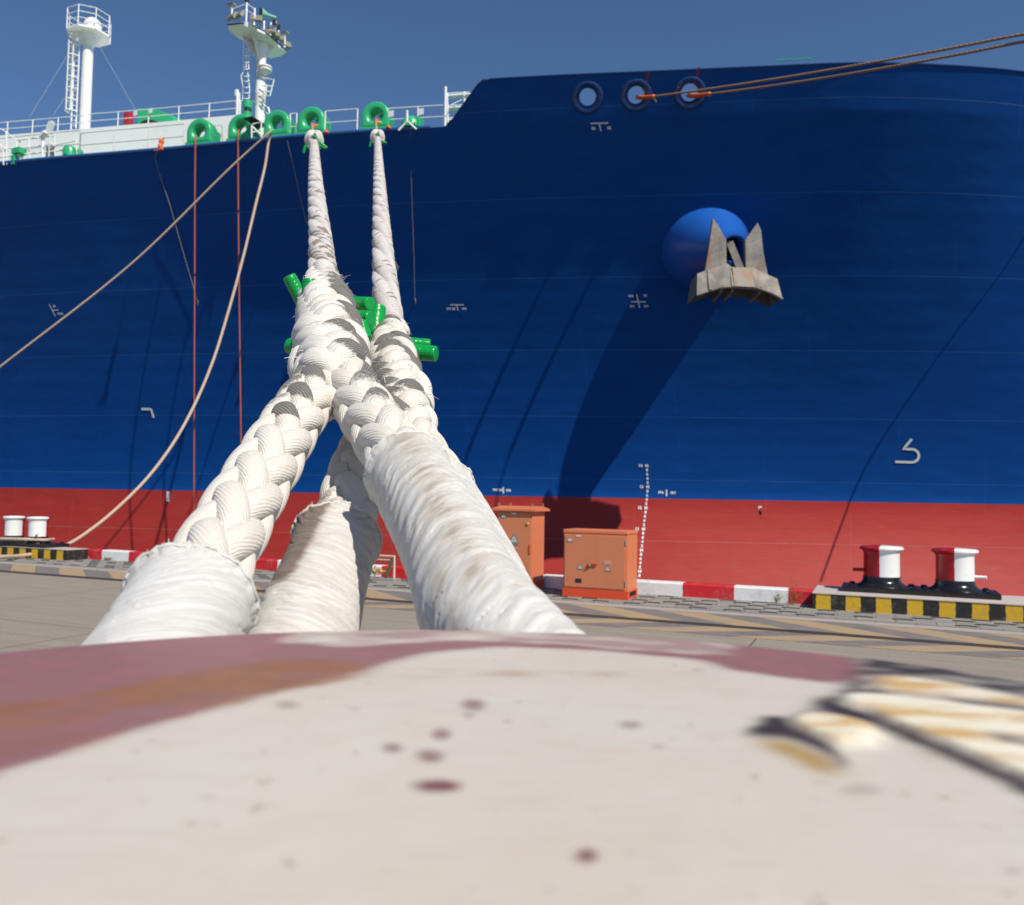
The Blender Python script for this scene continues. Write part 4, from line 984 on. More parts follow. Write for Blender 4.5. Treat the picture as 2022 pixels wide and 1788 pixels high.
def sleeve(name, path, R, mat, parent, seed=1, amp=.0042, nfold=26, stain=None, nl=520, nt=200, lean=1.0, hem=True, sharp=3.2):
    path = np.array(path, float); L = np.r_[0, np.cumsum(np.linalg.norm(np.diff(path, axis=0), axis=1))]
    l = np.linspace(0, L[-1], nl); T, N_, B_ = frames(path)
    g = lambda A_: np.stack([np.interp(l, L, A_[:, k]) for k in range(3)], 1)
    c, Nn, Bn = g(path), g(N_), g(B_)
    a = np.linspace(0, 2*PI, nt+1); LL, AA = np.meshgrid(l, a, indexing='ij')
    ca, sa = np.cos(AA), np.sin(AA)
    # folds: oblique bands that fade in and out round the tube
    rr = np.random.RandomState(seed)
    warp = (fbm(LL*6+seed, ca*1.1+3+seed, seed, 3)-.5)*1.6+(fbm(LL*5, sa*1.2+7, seed+3, 3)-.5)*1.4
    obl = lean*(1.0*np.sin(AA+.9+seed)+.25*np.sin(2*AA+seed*2))
    x = LL*nfold+obl*1.5+warp*2.0
    jitr = hsh(np.floor(x), 3, seed)
    f1 = 1-np.abs(np.sin(PI*x))**.6; f1 = f1**sharp
    m1 = sstep(fbm(LL*9+5, ca*1.6+9+jitr*3, seed+7, 2), .38, .66)*(.35+.65*jitr)
    x2 = LL*nfold*1.7+obl*1.9+warp*2.6+2.3
    f2 = (1-np.abs(np.sin(PI*x2))**.6)**sharp; m2 = sstep(fbm(LL*11+15, sa*1.9+2, seed+11, 2), .45, .7)
    big = (fbm(LL*5, ca*1.0+11, seed+21, 2)-.5)+(fbm(LL*6, sa*1.0+31, seed+22, 2)-.5)
    und = np.sin(PI*2*(x*.5+.2*warp))*sstep(fbm(LL*6+2, ca+4, seed+15, 2), .3, .7)
    d = -f1*m1*amp*1.7-f2*m2*amp*1.0+big*amp*2.2+und*amp*.35
    Rl = (R(l/L[-1]) if callable(R) else np.full_like(l, R))[:, None]
    if hem: Rl = Rl+.004*np.exp(-((LL-.006)/.006)**2)+.003*(fbm(AA*5, LL*60, seed+30)-.5)*np.exp(-(LL/.02)**2)
    V = c[:, None]+(Nn[:, None]*ca[..., None]+Bn[:, None]*sa[..., None])*(Rl+d)[..., None]
    if hem: V = V-(T[0][None, None]*(.012*(fbm(AA*2.2+seed, 0*LL, seed+33)-.5)+.004*(vn(AA*14, 0*LL, seed)-.5))[..., None]*np.exp(-(LL/.03)**2)[..., None])
    st = np.zeros_like(LL)
    if stain is not None: st = stain(LL/L[-1], AA, V)
    uv = np.stack([AA/(2*PI), LL, 0*LL], -1)
    ob = mk(name, V, gridF(nl, nt+1), mat, parent, True, attrs={'stain': st, 'crease': np.clip(f1*m1+f2*m2*.7, 0, 1)}, vec=uv)
    if hem:
        b = MB(); rim = [V[2, j] for j in range(0, nt, 2)]; rim = [p+T[0]*-.001+(fbm(i*.9, 0, seed)-.5)*.004*ZV for i, p in enumerate(rim)]
        r_ = [.0022+.0012*float(hsh(i, 1, seed)) for i in range(len(rim))]
        b.tube(rim, r_, 6, closed=True)
        for i, p in enumerate(rim):          # frayed threads on the hem
            if hsh(i, 4, seed) < .55: continue
            dd = -T[0]*.006*float(hsh(i, 6, seed))+np.array([hsh(i, 7, seed)-.5, hsh(i, 8, seed)-.5, hsh(i, 9, seed)-.2])*.008
            b.tube([p, p+dd*.6, p+dd], [.0006, .0005, .0003], 3)
        b.build('hem', M['canvas_clean'], ob, True)
    return ob

t = NT('green_tape'); o = t.obj(); U_ = t.attr('suv').outputs['Vector']
n1 = t.noise(60, o, 4); n2 = t.noise(1.0, t.map(U_, (3, 190, 1)), 3)
M['tape'] = t.out(t.mix(t.noise(25, o, 3), (.0, .36, .055), (.005, .27, .05)), .22, t.bump(t.math('ADD', n2, t.math('MULTIPLY', n1, .6)), .8, .0022))
def stub(p0, p1, r, parent, seed=0):
    """rope end whipped in green tape: wrapped cylinder with a pinched, cut end"""
    p0, p1 = np.array(p0), np.array(p1); L = np.linalg.norm(p1-p0); n, k = 42, 30
    x = np.linspace(0, 1, n); a = np.linspace(0, 2*PI, k+1)
    ax = (p1-p0)/L; u_ = np.cross(ax, ZV+.1*SV); u_ /= np.linalg.norm(u_); v_ = np.cross(ax, u_)
    sag = np.sin(x*PI)*L*.03*(hsh(seed, 2)-.5)
    prof = np.ones(n); prof[-5:] = [1.0, .97, .9, .78, .0]; x = x.copy(); x[-5:] = [.97, .985, .995, 1.0, .985]
    X, A_ = np.meshgrid(x, a, indexing='ij')
    wr = .035*(1-np.abs(np.sin(PI*(X*L*95+.4*np.sin(A_)+seed)))**.5)+.05*(fbm(X*7+seed, np.cos(A_)*1.3+4, seed)-.5)+.03*(fbm(X*14+seed, np.sin(A_)*2+4, seed+2)-.5)
    Rr = r*prof[:, None]*(1+.12*(1-X))*(1-wr)
    V = (p0+ax*0)[None, None]+ax*(X*L)[..., None]+u_*((Rr*np.cos(A_))+sag[:, None])[..., None]+v_*(Rr*np.sin(A_)*.94)[..., None]
    uv = np.stack([A_/(2*PI), X*L, 0*X], -1)
    return mk('taped_end', V, gridF(n, k+1), M['tape'], parent, True, vec=uv)

# ---- bollard in the foreground that the camera looks across
BC = np.array([-.030, .264, 0]); RH = .497; HT = EYE-.12
bol = thing('mooring_bollard', 'large weathered cream and red topped mooring bollard filling the foreground', 'bollard', BC)
NR, NA = 170, 440
r_ = np.r_[np.linspace(.0, RH-.012, NR), RH-.012+.012*np.sin(np.linspace(.1, PI/2, 10))]
zz = np.r_[np.zeros(NR), -.014*(1-np.cos(np.linspace(.1, PI/2, 10)))]
zz = zz+.0035*(1-(r_/RH)**2)
ang = np.arange(NA)*2*PI/NA
Rg, Ag = np.meshgrid(r_, ang, indexing='ij'); Zg = np.repeat(zz[:, None], NA, 1)
Xg, Yg = BC[0]+Rg*np.cos(Ag), BC[1]+Rg*np.sin(Ag)
Vh = np.stack([Xg, Yg, Zg+HT], -1)
def inpoly(px, py, poly):
    ins = np.zeros(px.shape, bool); n = len(poly)
    for i in range(n):
        x1, y1 = poly[i]; x2, y2 = poly[(i+1) % n]
        cnd = ((y1 > py) != (y2 > py)) & (px < (x2-x1)*(py-y1)/((y2-y1) if y2 != y1 else 1e-9)+x1); ins ^= cnd
    return ins
# paint layout, traced on the top plate as plan coordinates
def plan(x, y): p = atH(x, y, -.12+.002); return (p[0], p[1])
def plate_mask(pixpoly, jag=.004, sc=60, sd=0):
    pl_ = [plan(*p) for p in pixpoly]
    jx = (fbm(Xg*sc, Yg*sc, sd, 3)-.5)*2*jag; jy = (fbm(Xg*sc+50, Yg*sc, sd+1, 3)-.5)*2*jag
    return inpoly(Xg+jx, Yg+jy, pl_).astype(float)
red = plate_mask([(-900, 1330), (-300, 1180), (900, 1120), (1700, 1150), (1712, 1290), (1700, 1345), (1640, 1348), (1440, 1322), (1385, 1302), (1180, 1283), (1000, 1275), (860, 1285), (760, 1312), (640, 1345), (450, 1392), (200, 1468), (0, 1530), (-200, 1600), (-900, 1900)], .004)
thin = plate_mask([(640, 1100), (1420, 1100), (1440, 1290), (1380, 1291), (1130, 1272), (900, 1262), (690, 1275), (560, 1268)], .008, 45, 4)
red = red*(1-thin*(.30+.65*(fbm(Xg*26, Yg*60, 8) > .46)))
rust = plate_mask([(100, 1385), (330, 1335), (520, 1305), (650, 1300), (740, 1316), (690, 1345), (560, 1362), (430, 1400), (300, 1395), (150, 1420), (-100, 1445), (-100, 1400)], .012, 40, 9)*(.45+.55*sstep(fbm(Xg*30, Yg*60, 13), .3, .5))
rust = np.maximum(rust, plate_mask([(700, 1318), (1000, 1322), (1400, 1332), (1440, 1322), (1440, 1336), (1000, 1338), (700, 1338)], .004, 60, 19)*.45*sstep(fbm(Xg*30, Yg*50, 23), .4, .6))
rust = np.maximum(rust, plate_mask([(-200, 1405), (400, 1372), (640, 1352), (460, 1388), (200, 1460), (0, 1515), (-200, 1570)], .01, 40, 29)*.5*sstep(fbm(Xg*26, Yg*45, 33), .38, .6))
spots = np.zeros_like(Xg)
pxg, pyg = proj_grid = None, None
q = Vh.reshape(-1, 3)-E0; zc_ = q@Fw; ok = zc_ > .05; zs = np.where(ok, zc_, 1)
pxg = np.where(ok, 1011+FPX*(q@Rt)/zs, -9e3).reshape(Xg.shape); pyg = np.where(ok, 894-FPX*(q@Up)/zs, 9e3).reshape(Xg.shape)
for x, y, a_, b_, k_ in ((568, 1392, 22, 9, .45), (935, 1393, 24, 11, .75), (925, 1412, 12, 7, .4), (872, 1450, 19, 11, .7), (775, 1477, 20, 10, .7), (850, 1494, 28, 13, .8), (862, 1553, 46, 12, 1.15), (1158, 1690, 22, 15, .95), (1245, 1432, 22, 8, .5), (700, 1400, 10, 4, .3), (1300, 1475, 14, 5, .3), (1700, 1560, 40, 12, .3), (410, 1575, 16, 6, .2), (2000, 1720, 22, 9, .3)):
    d = np.sqrt(((pxg-x)/a_)**2+((pyg-y)/b_)**2)+.5*(fbm(Xg*90, Yg*90, 31)-.5); spots = np.maximum(spots, k_*(1-sstep(d, .3, 1.6)))
black = plate_mask([(1690, 1100), (2900, 1100), (2900, 1560), (2500, 1465), (2022, 1374), (1900, 1350), (1800, 1334), (1720, 1335), (1700, 1356), (1668, 1372), (1650, 1380), (1648, 1395), (1612, 1400), (1612, 1386), (1655, 1366), (1677, 1345), (1700, 1312)], .005, 60, 41)*(.45+.55*(fbm(Xg*30, Yg*90, 44) > .40))
PM = lambda p, sd, j_=.003: plate_mask(p, j_, 70, sd)
black = np.maximum(black, PM([(1608, 1384), (1650, 1378), (1662, 1396), (1723, 1418), (1769, 1438), (1892, 1490), (1969, 1524), (2022, 1548), (2300, 1675), (2300, 1705), (2022, 1574), (1960, 1545), (1880, 1508), (1765, 1456), (1715, 1432), (1670, 1424), (1612, 1406)], 47))
black = np.maximum(black, PM([(1477, 1460), (1492, 1440), (1507, 1421), (1550, 1419), (1560, 1438), (1600, 1458), (1650, 1480), (1668, 1522), (1658, 1526), (1640, 1499), (1597, 1480), (1550, 1467), (1508, 1464)], 51))
black = np.maximum(black, .55*PM([(1548, 1422), (1612, 1398), (1620, 1406), (1560, 1430)], 52))
black = np.maximum(black, .75*PM([(1666, 1362), (1700, 1360), (1750, 1371), (1850, 1384), (2022, 1402), (2500, 1482), (2500, 1505), (2022, 1414), (1840, 1395), (1700, 1380), (1660, 1374)], 53)*(.4+.6*(fbm(Xg*40, Yg*80, 54) > .42)))
black = np.maximum(black, .7*PM([(1880, 1448), (2022, 1470), (2400, 1540), (2400, 1590), (2022, 1490), (1900, 1462)], 57)*(fbm(Xg*30, Yg*70, 58) > .42))
cream = PM([(1716, 1341), (1800, 1345), (1900, 1361), (2022, 1390), (2700, 1530), (2700, 1900), (2300, 1700), (2022, 1556), (1892, 1496), (1769, 1442), (1700, 1408), (1655, 1398), (1650, 1382), (1700, 1372), (1728, 1360)], 61, .004)
cream = np.maximum(cream, PM([(1548, 1428), (1600, 1421), (1690, 1432), (1740, 1452), (1725, 1478), (1660, 1480), (1600, 1462), (1556, 1442)], 63, .006))
ochre = PM([(1490, 1462), (1560, 1468), (1640, 1494), (1660, 1522), (1640, 1538), (1600, 1524), (1530, 1490)], 66, .005)
smear = PM([(1790, 1462), (1892, 1508), (2022, 1572), (2300, 1700), (2300, 1800), (2022, 1630), (1900, 1560), (1800, 1500)], 71, .02)*sstep(fbm(Xg*30, Yg*25, 73), .45, .65)*.45
rust = np.maximum(rust, smear); rust = np.maximum(rust, .6*PM([(1830, 1338), (2022, 1374), (2500, 1465), (2500, 1485), (2022, 1392), (1900, 1366)], 75)*(fbm(Xg*35, Yg*50, 76) > .5))
def soft(A_, k):
    for _ in range(k):
        A_ = (A_+np.roll(A_, 1, 1)+np.roll(A_, -1, 1)+np.r_[A_[:1], A_[:-1]]+np.r_[A_[1:], A_[-1:]])/5
    return A_
rim = soft((soft(red, 3) > .08)*1.0*(red < .5), 2)
red, rust, cream, ochre, black = np.maximum(soft(red, 2), rim*.55), soft(rust, 4), soft(cream, 2), soft(ochre, 8), soft(black, 2)
relief = .0045*np.clip(cream-.8*black, 0, 1)+.0015*black
Vh[..., 2] += relief*(Rg < RH-.012)
t = NT('bollard_top_paint'); o = t.obj(); A_ = lambda k: t.attr(k).outputs['Fac']
n1 = t.noise(9, o, 6, .6); n2 = t.noise(34, o, 6, .65); n3 = t.noise(3.2, o, 3)
c = t.mix(n3, (.61, .56, .485), (.62, .60, .53)); c = t.mix(t.ramp(n1, [(.45, 0.), (.7, .35)]), c, (.60, .53, .46)); c = t.mix(t.ramp(n2, [(.55, 0.), (.75, .35)]), c, (.55, .42, .34))
c = t.mix(t.ramp(t.noise(5.5, t.map(o, loc=(3, 7, 0)), 8, .68), [(.46, 0.), (.66, .55)]), c, (.58, .50, .42))
rc = t.mix(n1, (.29, .12, .125), (.26, .145, .145)); rc = t.mix(t.ramp(n2, [(.5, 0.), (.7, .5)]), rc, (.40, .14, .17))
scx = t.noise(14, t.map(o, (1, 12, 1), (0, 0, .5)), 4, .6); c = t.mix(t.ramp(scx, [(.60, 0.), (.70, .30)]), c, (.42, .30, .24))
pit = t.noise(70, o, 3, .6); c = t.mix(t.ramp(pit, [(.66, 0.), (.72, .5)]), c, (.30, .17, .12))
c = t.mix(A_('red'), c, rc)
c = t.mix(t.math('MULTIPLY', A_('rust'), t.math('ADD', .5, t.math('MULTIPLY', n2, .6))), c, t.mix(n2, (.20, .085, .035), (.36, .16, .06)))
c = t.mix(A_('spots'), c, (.20, .085, .09))
c = t.mix(A_('cream'), c, t.mix(t.ramp(t.noise(16, t.map(o, (1, 2.5, 1)), 5), [(.42, 0.), (.62, 1.)]), (.82, .78, .62), (.62, .40, .16)))
c = t.mix(A_('ochre'), c, (.40, .26, .08)); c = t.mix(A_('black'), c, t.mix(n2, (.022, .016, .022), (.07, .05, .05)))
M['boltop'] = t.out(c, t.math('ADD', .42, t.math('MULTIPLY', n1, .2)), t.bump(n2, .4, .0015))
fl = gridF(len(r_), NA, 0, False, True)
mk('head', Vh, fl, M['boltop'], bol, True, attrs={'red': red, 'rust': rust, 'spots': spots, 'black': black*(1-0*cream), 'cream': cream*(1-black), 'ochre': ochre*(1-black)})
b = MB(); b.lathe(BC*np.array([1, 1, 0])+ZV*0, [(.40, 0), (.40, .06), (.34, .14), (.30, .4), (.285, 1.0), (.285, HT-.42), (.29, HT-.25), (.33, HT-.12), (.42, HT-.065), (RH-.02, HT-.045), (RH, HT-.014)], ZV, 72, cap=False)
b.build('body', paint('worn_red_bollard_body', (.32, .06, .07), .5, .6), bol, True)
b = MB(); b.lathe(BC+ZV*.0, [(.7, .005), (.7, .05), (.62, .07), (.40, .075)], ZV, 48); b.build('base_flange', M['bollard_black'], bol, True)

# ---- the two mooring tails
RG = 'white braided mooring tails looped over the foreground bollard'
ra = thing('mooring_tail', 'nearer thick white braided mooring rope, black stained splice, right leg in dirty canvas', 'rope', at(655, 760, zA_(760)), RG)
rb = thing('mooring_tail', 'farther thick white braided rope with its splice on the right and middle canvas leg', 'rope', at(785, 800, zB_(800)), RG)
E1 = lambda l0, a, b_, c_=.5: None
def loopback(end, side):
    """carry a leg from the head's edge on round the side of the bollard body"""
    return end
# standing parts
jA, jB = at(620.5, 286, zA_(286)), at(745.5, 275, zB_(275))
pa = smoothpath([at(655, 705, zA_(705)), at(648, 620, zA_(620)), at(640, 560, zA_(560)), at(632.5, 470, zA_(470)), at(626, 400, zA_(400)), at(621.5, 320, zA_(320)), jA], 500)
pb = smoothpath([at(779, 740, zB_(740)), at(770, 660, zB_(660)), at(760.5, 560, zB_(560)), at(755, 480, zB_(480)), at(750, 380, zB_(380)), at(747, 310, zB_(310)), jB], 500)
def Dst(d0, d1, Lt): return lambda l: d0+(d1-d0)*np.clip(l/Lt, 0, 1)
def stA(x, er, rnd, V): return ((rnd < .30) & ((x < .12) | ((x > .12) & (hsh(np.floor(x*40), 3) < .35)))).astype(float)*.8
La = np.linalg.norm(np.diff(pa, axis=0), axis=1).sum(); Lb = np.linalg.norm(np.diff(pb, axis=0), axis=1).sum()
braid('standing_part', pa, Dst(.088, .125, La), M['rope_worn'], ra, P=1.75, twist=.6, spr=34, ring=8, amp=.05, jit=.015, seed=3, stainf=stA, rad=.12, fat=1.12)
braid('standing_part', pb, Dst(.092, .125, Lb), M['rope_worn'], rb, P=1.75, twist=.55, spr=34, ring=8, amp=.05, jit=.015, seed=5, stainf=lambda x, er, rnd, V: (rnd < .12)*.6, rad=.12, fat=1.12)
# splices: fat, lumpy plaits with tar-stained lobes
pas = smoothpath([at(660, 812, zA_(805)), at(656, 755, zA_(755)), at(652, 700, zA_(700)), at(646, 640, zA_(640)), at(641, 580, zA_(580)), at(640, 545, zA_(545))], 200)
def Dsa(l):
    x = l/np.linalg.norm(np.diff(pas, axis=0), axis=1).sum(); return np.interp(x, [0, .12, .3, .55, .8, 1], [.015, .155, .165, .152, .132, .100])
def stS(x, er, rnd, V):
    q = (V-E0); zc2 = q@Fw; X = 1011+FPX*(q@Rt)/zc2; Y = 894-FPX*(q@Up)/zc2
    right = sstep(X-(655+.12*(Y-640)), -12, 30)
    return np.clip(right*(rnd < .8)+(rnd < .05)*.5, 0, 1)*1.0
braid('splice', pas, Dsa, M['rope_splice'], ra, P=3.2, twist=.25, spr=80, ring=14, amp=.085, jit=.05, seed=11, stainf=stS, rad=.125, fat=1.2)
pbs = smoothpath([at(806, 895, zB_(890)), at(798, 850, zB_(850)), at(787, 790, zB_(790)), at(778, 730, zB_(730)), at(772, 680, zB_(680)), at(769, 655, zB_(655))], 200)
def Dsb(l):
    x = l/np.linalg.norm(np.diff(pbs, axis=0), axis=1).sum(); return np.interp(x, [0, .15, .4, .7, .9, 1], [.015, .148, .142, .130, .115, .1])
braid('splice', pbs, Dsb, M['rope_splice'], rb, P=3.0, twist=.3, spr=80, ring=14, amp=.085, jit=.055, seed=15, stainf=lambda x, er, rnd, V: (rnd < .5)*.9, rad=.105, fat=1.2)
# legs of rope A
a1 = rp([(330, 1268), (345, 1245), (420, 1105), (478, 1000), (538, 900), (592, 815), (626, 765), (648, 720)], zA_, 240)
a2 = rp([(985, 1262), (965, 1240), (897, 1100), (838, 990), (782, 900), (735, 830), (700, 780), (675, 735)], zA_, 240)
def round_body(P, side, h0):
    """continue down and round the bollard body, out of sight beneath the head"""
    th_ = [ (PI*.92 if side < 0 else PI*.08), (PI*1.12 if side < 0 else -PI*.12), (PI*1.5 if side < 0 else -PI*.5)]
    pts = [BC+np.array([.345*math.cos(a), .345*math.sin(a), h0-.12*i]) for i, a in enumerate(th_)]
    return pts[::-1]+[p for p in P[::12]]
a1f = smoothpath(round_body(a1, -1, EYE-.43), 300); a2f = smoothpath(round_body(a2, 1, EYE-.45), 300)
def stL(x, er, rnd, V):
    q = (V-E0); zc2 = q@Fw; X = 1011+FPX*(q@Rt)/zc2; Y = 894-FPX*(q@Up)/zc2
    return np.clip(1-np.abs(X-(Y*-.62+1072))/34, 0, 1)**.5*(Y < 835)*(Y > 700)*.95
braid('braided_leg', a1f, .097, M['rope'], ra, P=6.6, spr=110, ring=18, amp=.075, jit=.010, seed=21, stainf=stL, rad=.15, fat=1.12)
def stL2(x, er, rnd, V):
    q = (V-E0); zc2 = q@Fw; X = 1011+FPX*(q@Rt)/zc2; Y = 894-FPX*(q@Up)/zc2
    return (np.abs(X-(Y*.62+250)) < 26)*(rnd < .6)*.55*(Y < 830)
braid('braided_leg', a2f, .101, M['rope'], ra, P=6.2, spr=110, ring=18, amp=.075, jit=.012, seed=23, stainf=stL2, rad=.15, fat=1.12)
# crossing strands where the eye closes
for seed, pts, D_ in ((31, [(603, 800), (622, 752), (668, 722), (712, 740), (728, 790)], .052), (33, [(610, 765), (648, 712), (690, 700), (724, 735)], .05)):
    P = smoothpath([at(x, y, zA_(y)-.052) for x, y in pts], 80); b = MB()
    R_ = np.interp(np.linspace(0, 1, 80), [0, .15, .5, .85, 1], [.006, .021, .026, .021, .006])
    K = 80; T, N_, B_ = frames(P); a = np.linspace(0, 2*PI, 21)
    V = P[:, None]+(N_[:, None]*(np.cos(a)[None]*R_[:, None])[..., None]+B_[:, None]*(np.sin(a)[None]*R_[:, None])[..., None])
    ls = np.r_[0, np.cumsum(np.linalg.norm(np.diff(P, axis=0), axis=1))]
    uv = np.stack([np.repeat(a[None]/(2*PI), K, 0), np.repeat(ls[:, None], 21, 1), np.zeros((K, 21))], -1)
    st_ = np.repeat(sstep(np.linspace(0, 1, K), .5, .62)[:, None]*(1-sstep(np.linspace(0, 1, K), .84, .92))[:, None], 21, 1)
    mk('crossing_strand', V, gridF(K, 21), M['rope_splice'], ra, True, attrs={'stain': st_*.95}, vec=uv)
# legs of rope B
b1 = rp([(590, 1300), (606, 1245), (642, 1130), (688, 1000), (712, 910), (752, 850)], zB_, 240)
b2 = rp([(985, 1245), (935, 1100), (880, 985), (838, 905), (806, 850)], zB_, 240)
b1f = smoothpath(round_body(b1, -1, EYE-.62), 300); b2f = smoothpath(round_body(b2, 1, EYE-.60), 300)
braid('braided_leg', b1f, .100, M['rope'], rb, P=6.0, spr=90, ring=16, amp=.075, jit=.02, seed=25, stainf=lambda x, er, rnd, V: (rnd < .12)*.5, rad=.15, fat=1.14)
braid('braided_leg', b2f, .100, M['rope'], rb, P=6.0, spr=90, ring=16, amp=.075, jit=.02, seed=27, rad=.15, fat=1.14)
# sleeves
def cut(Pth, y0, dz=0):
    P = np.array(Pth); k = [i for i, p in enumerate(P) if proj(p)[1] >= y0 or (p-E0)@Fw < .5]
    return P[max(k)::-1]
def stA1(x, a, V): return 0*x
def stA2(x, a, V):
    q = V-E0; zc2 = q@Fw; X = 1011+FPX*(q@Rt)/zc2; Y = 894-FPX*(q@Up)/zc2; e = (X-(Y*.39+345))/60
    low = np.exp(-((X-(Y*.40+400))/38)**2)*sstep(Y, 1010, 1150)
    return np.clip(np.exp(-((X-(Y*.52+350))/52)**2)*.55*(1-sstep(Y, 1120, 1220))+low*.55, 0, 1)
def stB1(x, a, V):
    q = V-E0; zc2 = q@Fw; X = 1011+FPX*(q@Rt)/zc2; Y = 894-FPX*(q@Up)/zc2
    return np.clip((1-sstep(X-(1130-.52*Y), -2, 75))*1.5*(1-sstep(Y, 1120, 1180)), 0, 1)
sleeve('canvas_sleeve', cut(a1f, 1178), lambda x: .062+.010*sstep(x, .0, .45), M['canvas_clean'], ra, 2, .0026, 28, stA1, lean=1.3)
sleeve('canvas_sleeve', cut(a2f, 930), lambda x: .0595+.006*sstep(x, 0, .5), M['canvas_dirty'], ra, 5, .0026, 62, stA2, nl=900, lean=1.1)
sleeve('canvas_sleeve', cut(b1f, 1062), lambda x: .061+.016*sstep(x, 0, .30), M['canvas'], rb, 8, .0028, 40, stB1, nl=700, lean=1.5)
sleeve('canvas_sleeve', cut(b2f, 965), lambda x: .056+.008*sstep(x, 0, .4), M['canvas'], rb, 12, .0028, 46, None, nl=700, lean=1.2)
# taped strand ends
def zz_(rope, y): return (zA_ if rope is ra else zB_)(y)
for rope, p0, p1, yr, dz0, dz1, r_ in (
    (ra, (606, 612), (570, 545), 590, .02, .0, .0205), (ra, (611, 598), (612, 552), 590, -.10, -.10, .0215), (ra, (675, 600), (732, 601), 600, .02, -.05, .0205), (ra, (690, 628), (733, 629), 620, .05, .02, .021),
    (ra, (712, 640), (722, 672), 640, .08, .06, .019), (ra, (598, 690), (572, 683), 680, .08, .1, .020),
    (rb, (741, 664), (746, 606), 660, -.06, -.03, .024), (rb, (716, 690), (722, 656), 670, -.02, .0, .018), (rb, (796, 678), (850, 681), 670, .05, .05, .018), (rb, (800, 694), (862, 699), 690, -.02, -.04, .0225)):
    z = zz_(rope, yr); stub(at(*p0, z+dz0), at(*p1, z+dz1), r_, rope, int(p0[0]))
# loose broken fibres on the splices
rr = random.Random(4)
for rope, P, Df_, n_ in ((ra, pas, Dsa, 160), (rb, pbs, Dsb, 140), (rb, pb[:260], lambda l: np.full_like(l, .1), 25), (ra, pa[:260], lambda l: np.full_like(l, .095), 25)):
    b = MB(); Ls = np.r_[0, np.cumsum(np.linalg.norm(np.diff(P, axis=0), axis=1))]
    for i in range(n_):
        k = rr.randrange(30, len(P)-2); d0 = float(Df_(np.array([Ls[k]]))[0])/2
        v = np.array([rr.gauss(0, 1), rr.gauss(0, 1), rr.gauss(0, 1)]); tq = P[k+1]-P[k-1]; tq /= np.linalg.norm(tq); v -= tq*(v@tq); v /= np.linalg.norm(v)
        p = P[k]+v*d0*.93; ln = rr.uniform(.008, .024); cr = np.array([rr.uniform(-1, 1), rr.uniform(-1, 1), rr.uniform(-1, .4)])*ln
        b.tube([p, p+v*ln*.35+cr*.3, p+v*ln*.5+cr*.9], [.0009, .0008, .0005], 3)
    b.build('loose_fibres', M['canvas_clean'], rope)
# the pale strand sticking out of rope A's right side
P = smoothpath([at(655, 560, zA_(560)-.05), at(664, 541, zA_(560)-.05), at(671, 547, zA_(560)-.05), at(670, 553, zA_(560)-.05)], 14); b = MB(); b.tube(P, np.linspace(.008, .003, 14), 6); b.build('loose_strand', M['canvas_clean'], ra, True)

# cow-hitch loops at the far ends, and the thin leaders up to the chocks
def hitch(rope, jp, px, py, z, sc, ch, hole_px, seed):
    b = MB(); c = at(px, py, z); k = 26
    ex, ey = Rt*1.0, Up*1.0
    for i, (rad_, r2, off) in enumerate(((.105, .043, 0), (.07, .035, .03))):
        b.tube([c+sc*rad_*(math.cos(a)*ex*1.0+math.sin(a)*ey*1.12)-Fw*(off+.02*math.sin(a*3))*sc for a in np.linspace(0, 2*PI, k+1)[:-1]], [r2*sc*(1+.12*math.sin(a*5+i)) for a in range(k)], 12, closed=True)
    b.tube([c+ey*-.02*sc, c-ey*.14*sc-Fw*.05], [.07*sc, .062*sc], 14)
    b.build('hitch_loop', M['canvas'], rope, True)
    for i, (dx, dy, ux, uy) in enumerate(((.02, .01, .015, .06), (-.115, -.11, -.03, -.11), (.07, -.10, .12, -.05), (.085, -.05, .125, -.10))):
        if seed and i == 3: continue
        p = c+ex*dx*sc+ey*dy*sc-Fw*.07*sc; stub(p, p+(ex*ux+ey*uy)*sc, .022*sc, rope, i+seed)
    e = at(*hole_px, (hole_c := float((ch-E0)@Fw)))
    P = smoothpath([c+ey*.08*sc, c+(ch-c)*.02+ey*.06, c*.6+ch*.4, ch], 30); q = MB(); q.tube(P, .030, 8); q.build('leader_line', M['leader'], rope, True)
    q = MB(); q.tube([P[0], c*.985+ch*.015+ey*.1*sc], .035, 8); q.build('webbing_tie', M['yellow'], rope, True)
M['leader'] = paint('tan_leader_line', (.50, .36, .19), .8)
chA, chB = at(616, 247, float((chocks[3][1]-E0)@Fw)-.5), at(742, 239, float((chocks[4][1]-E0)@Fw)-.5)
hitch(ra, jA, 620.5, 277, zA_(286)-.1, 1.02, chA, (616, 247), 0); hitch(rb, jB, 745.5, 271, zB_(275)-.1, 1.05, chB, (742, 239), 1)
for rope, (x, y), zc2 in ((ra, (618, 249), chA), (rb, (743, 240), chB)):
    zq = float((zc2-E0)@Fw)-.35; b = MB(); b.lathe(at(x, y+1, zq), [(.05, -.12), (.085, -.08), (.085, .08), (.05, .12)], ZV, 10); b.build('webbing_wrap', M['orange'], rope, True)
    b = MB(); b.tube([at(x+2, y, zq), at(x+11, y-(1 if rope is ra else -4), zq)], .035, 6); b.build('yellow_tail', M['yellow'], rope, True)

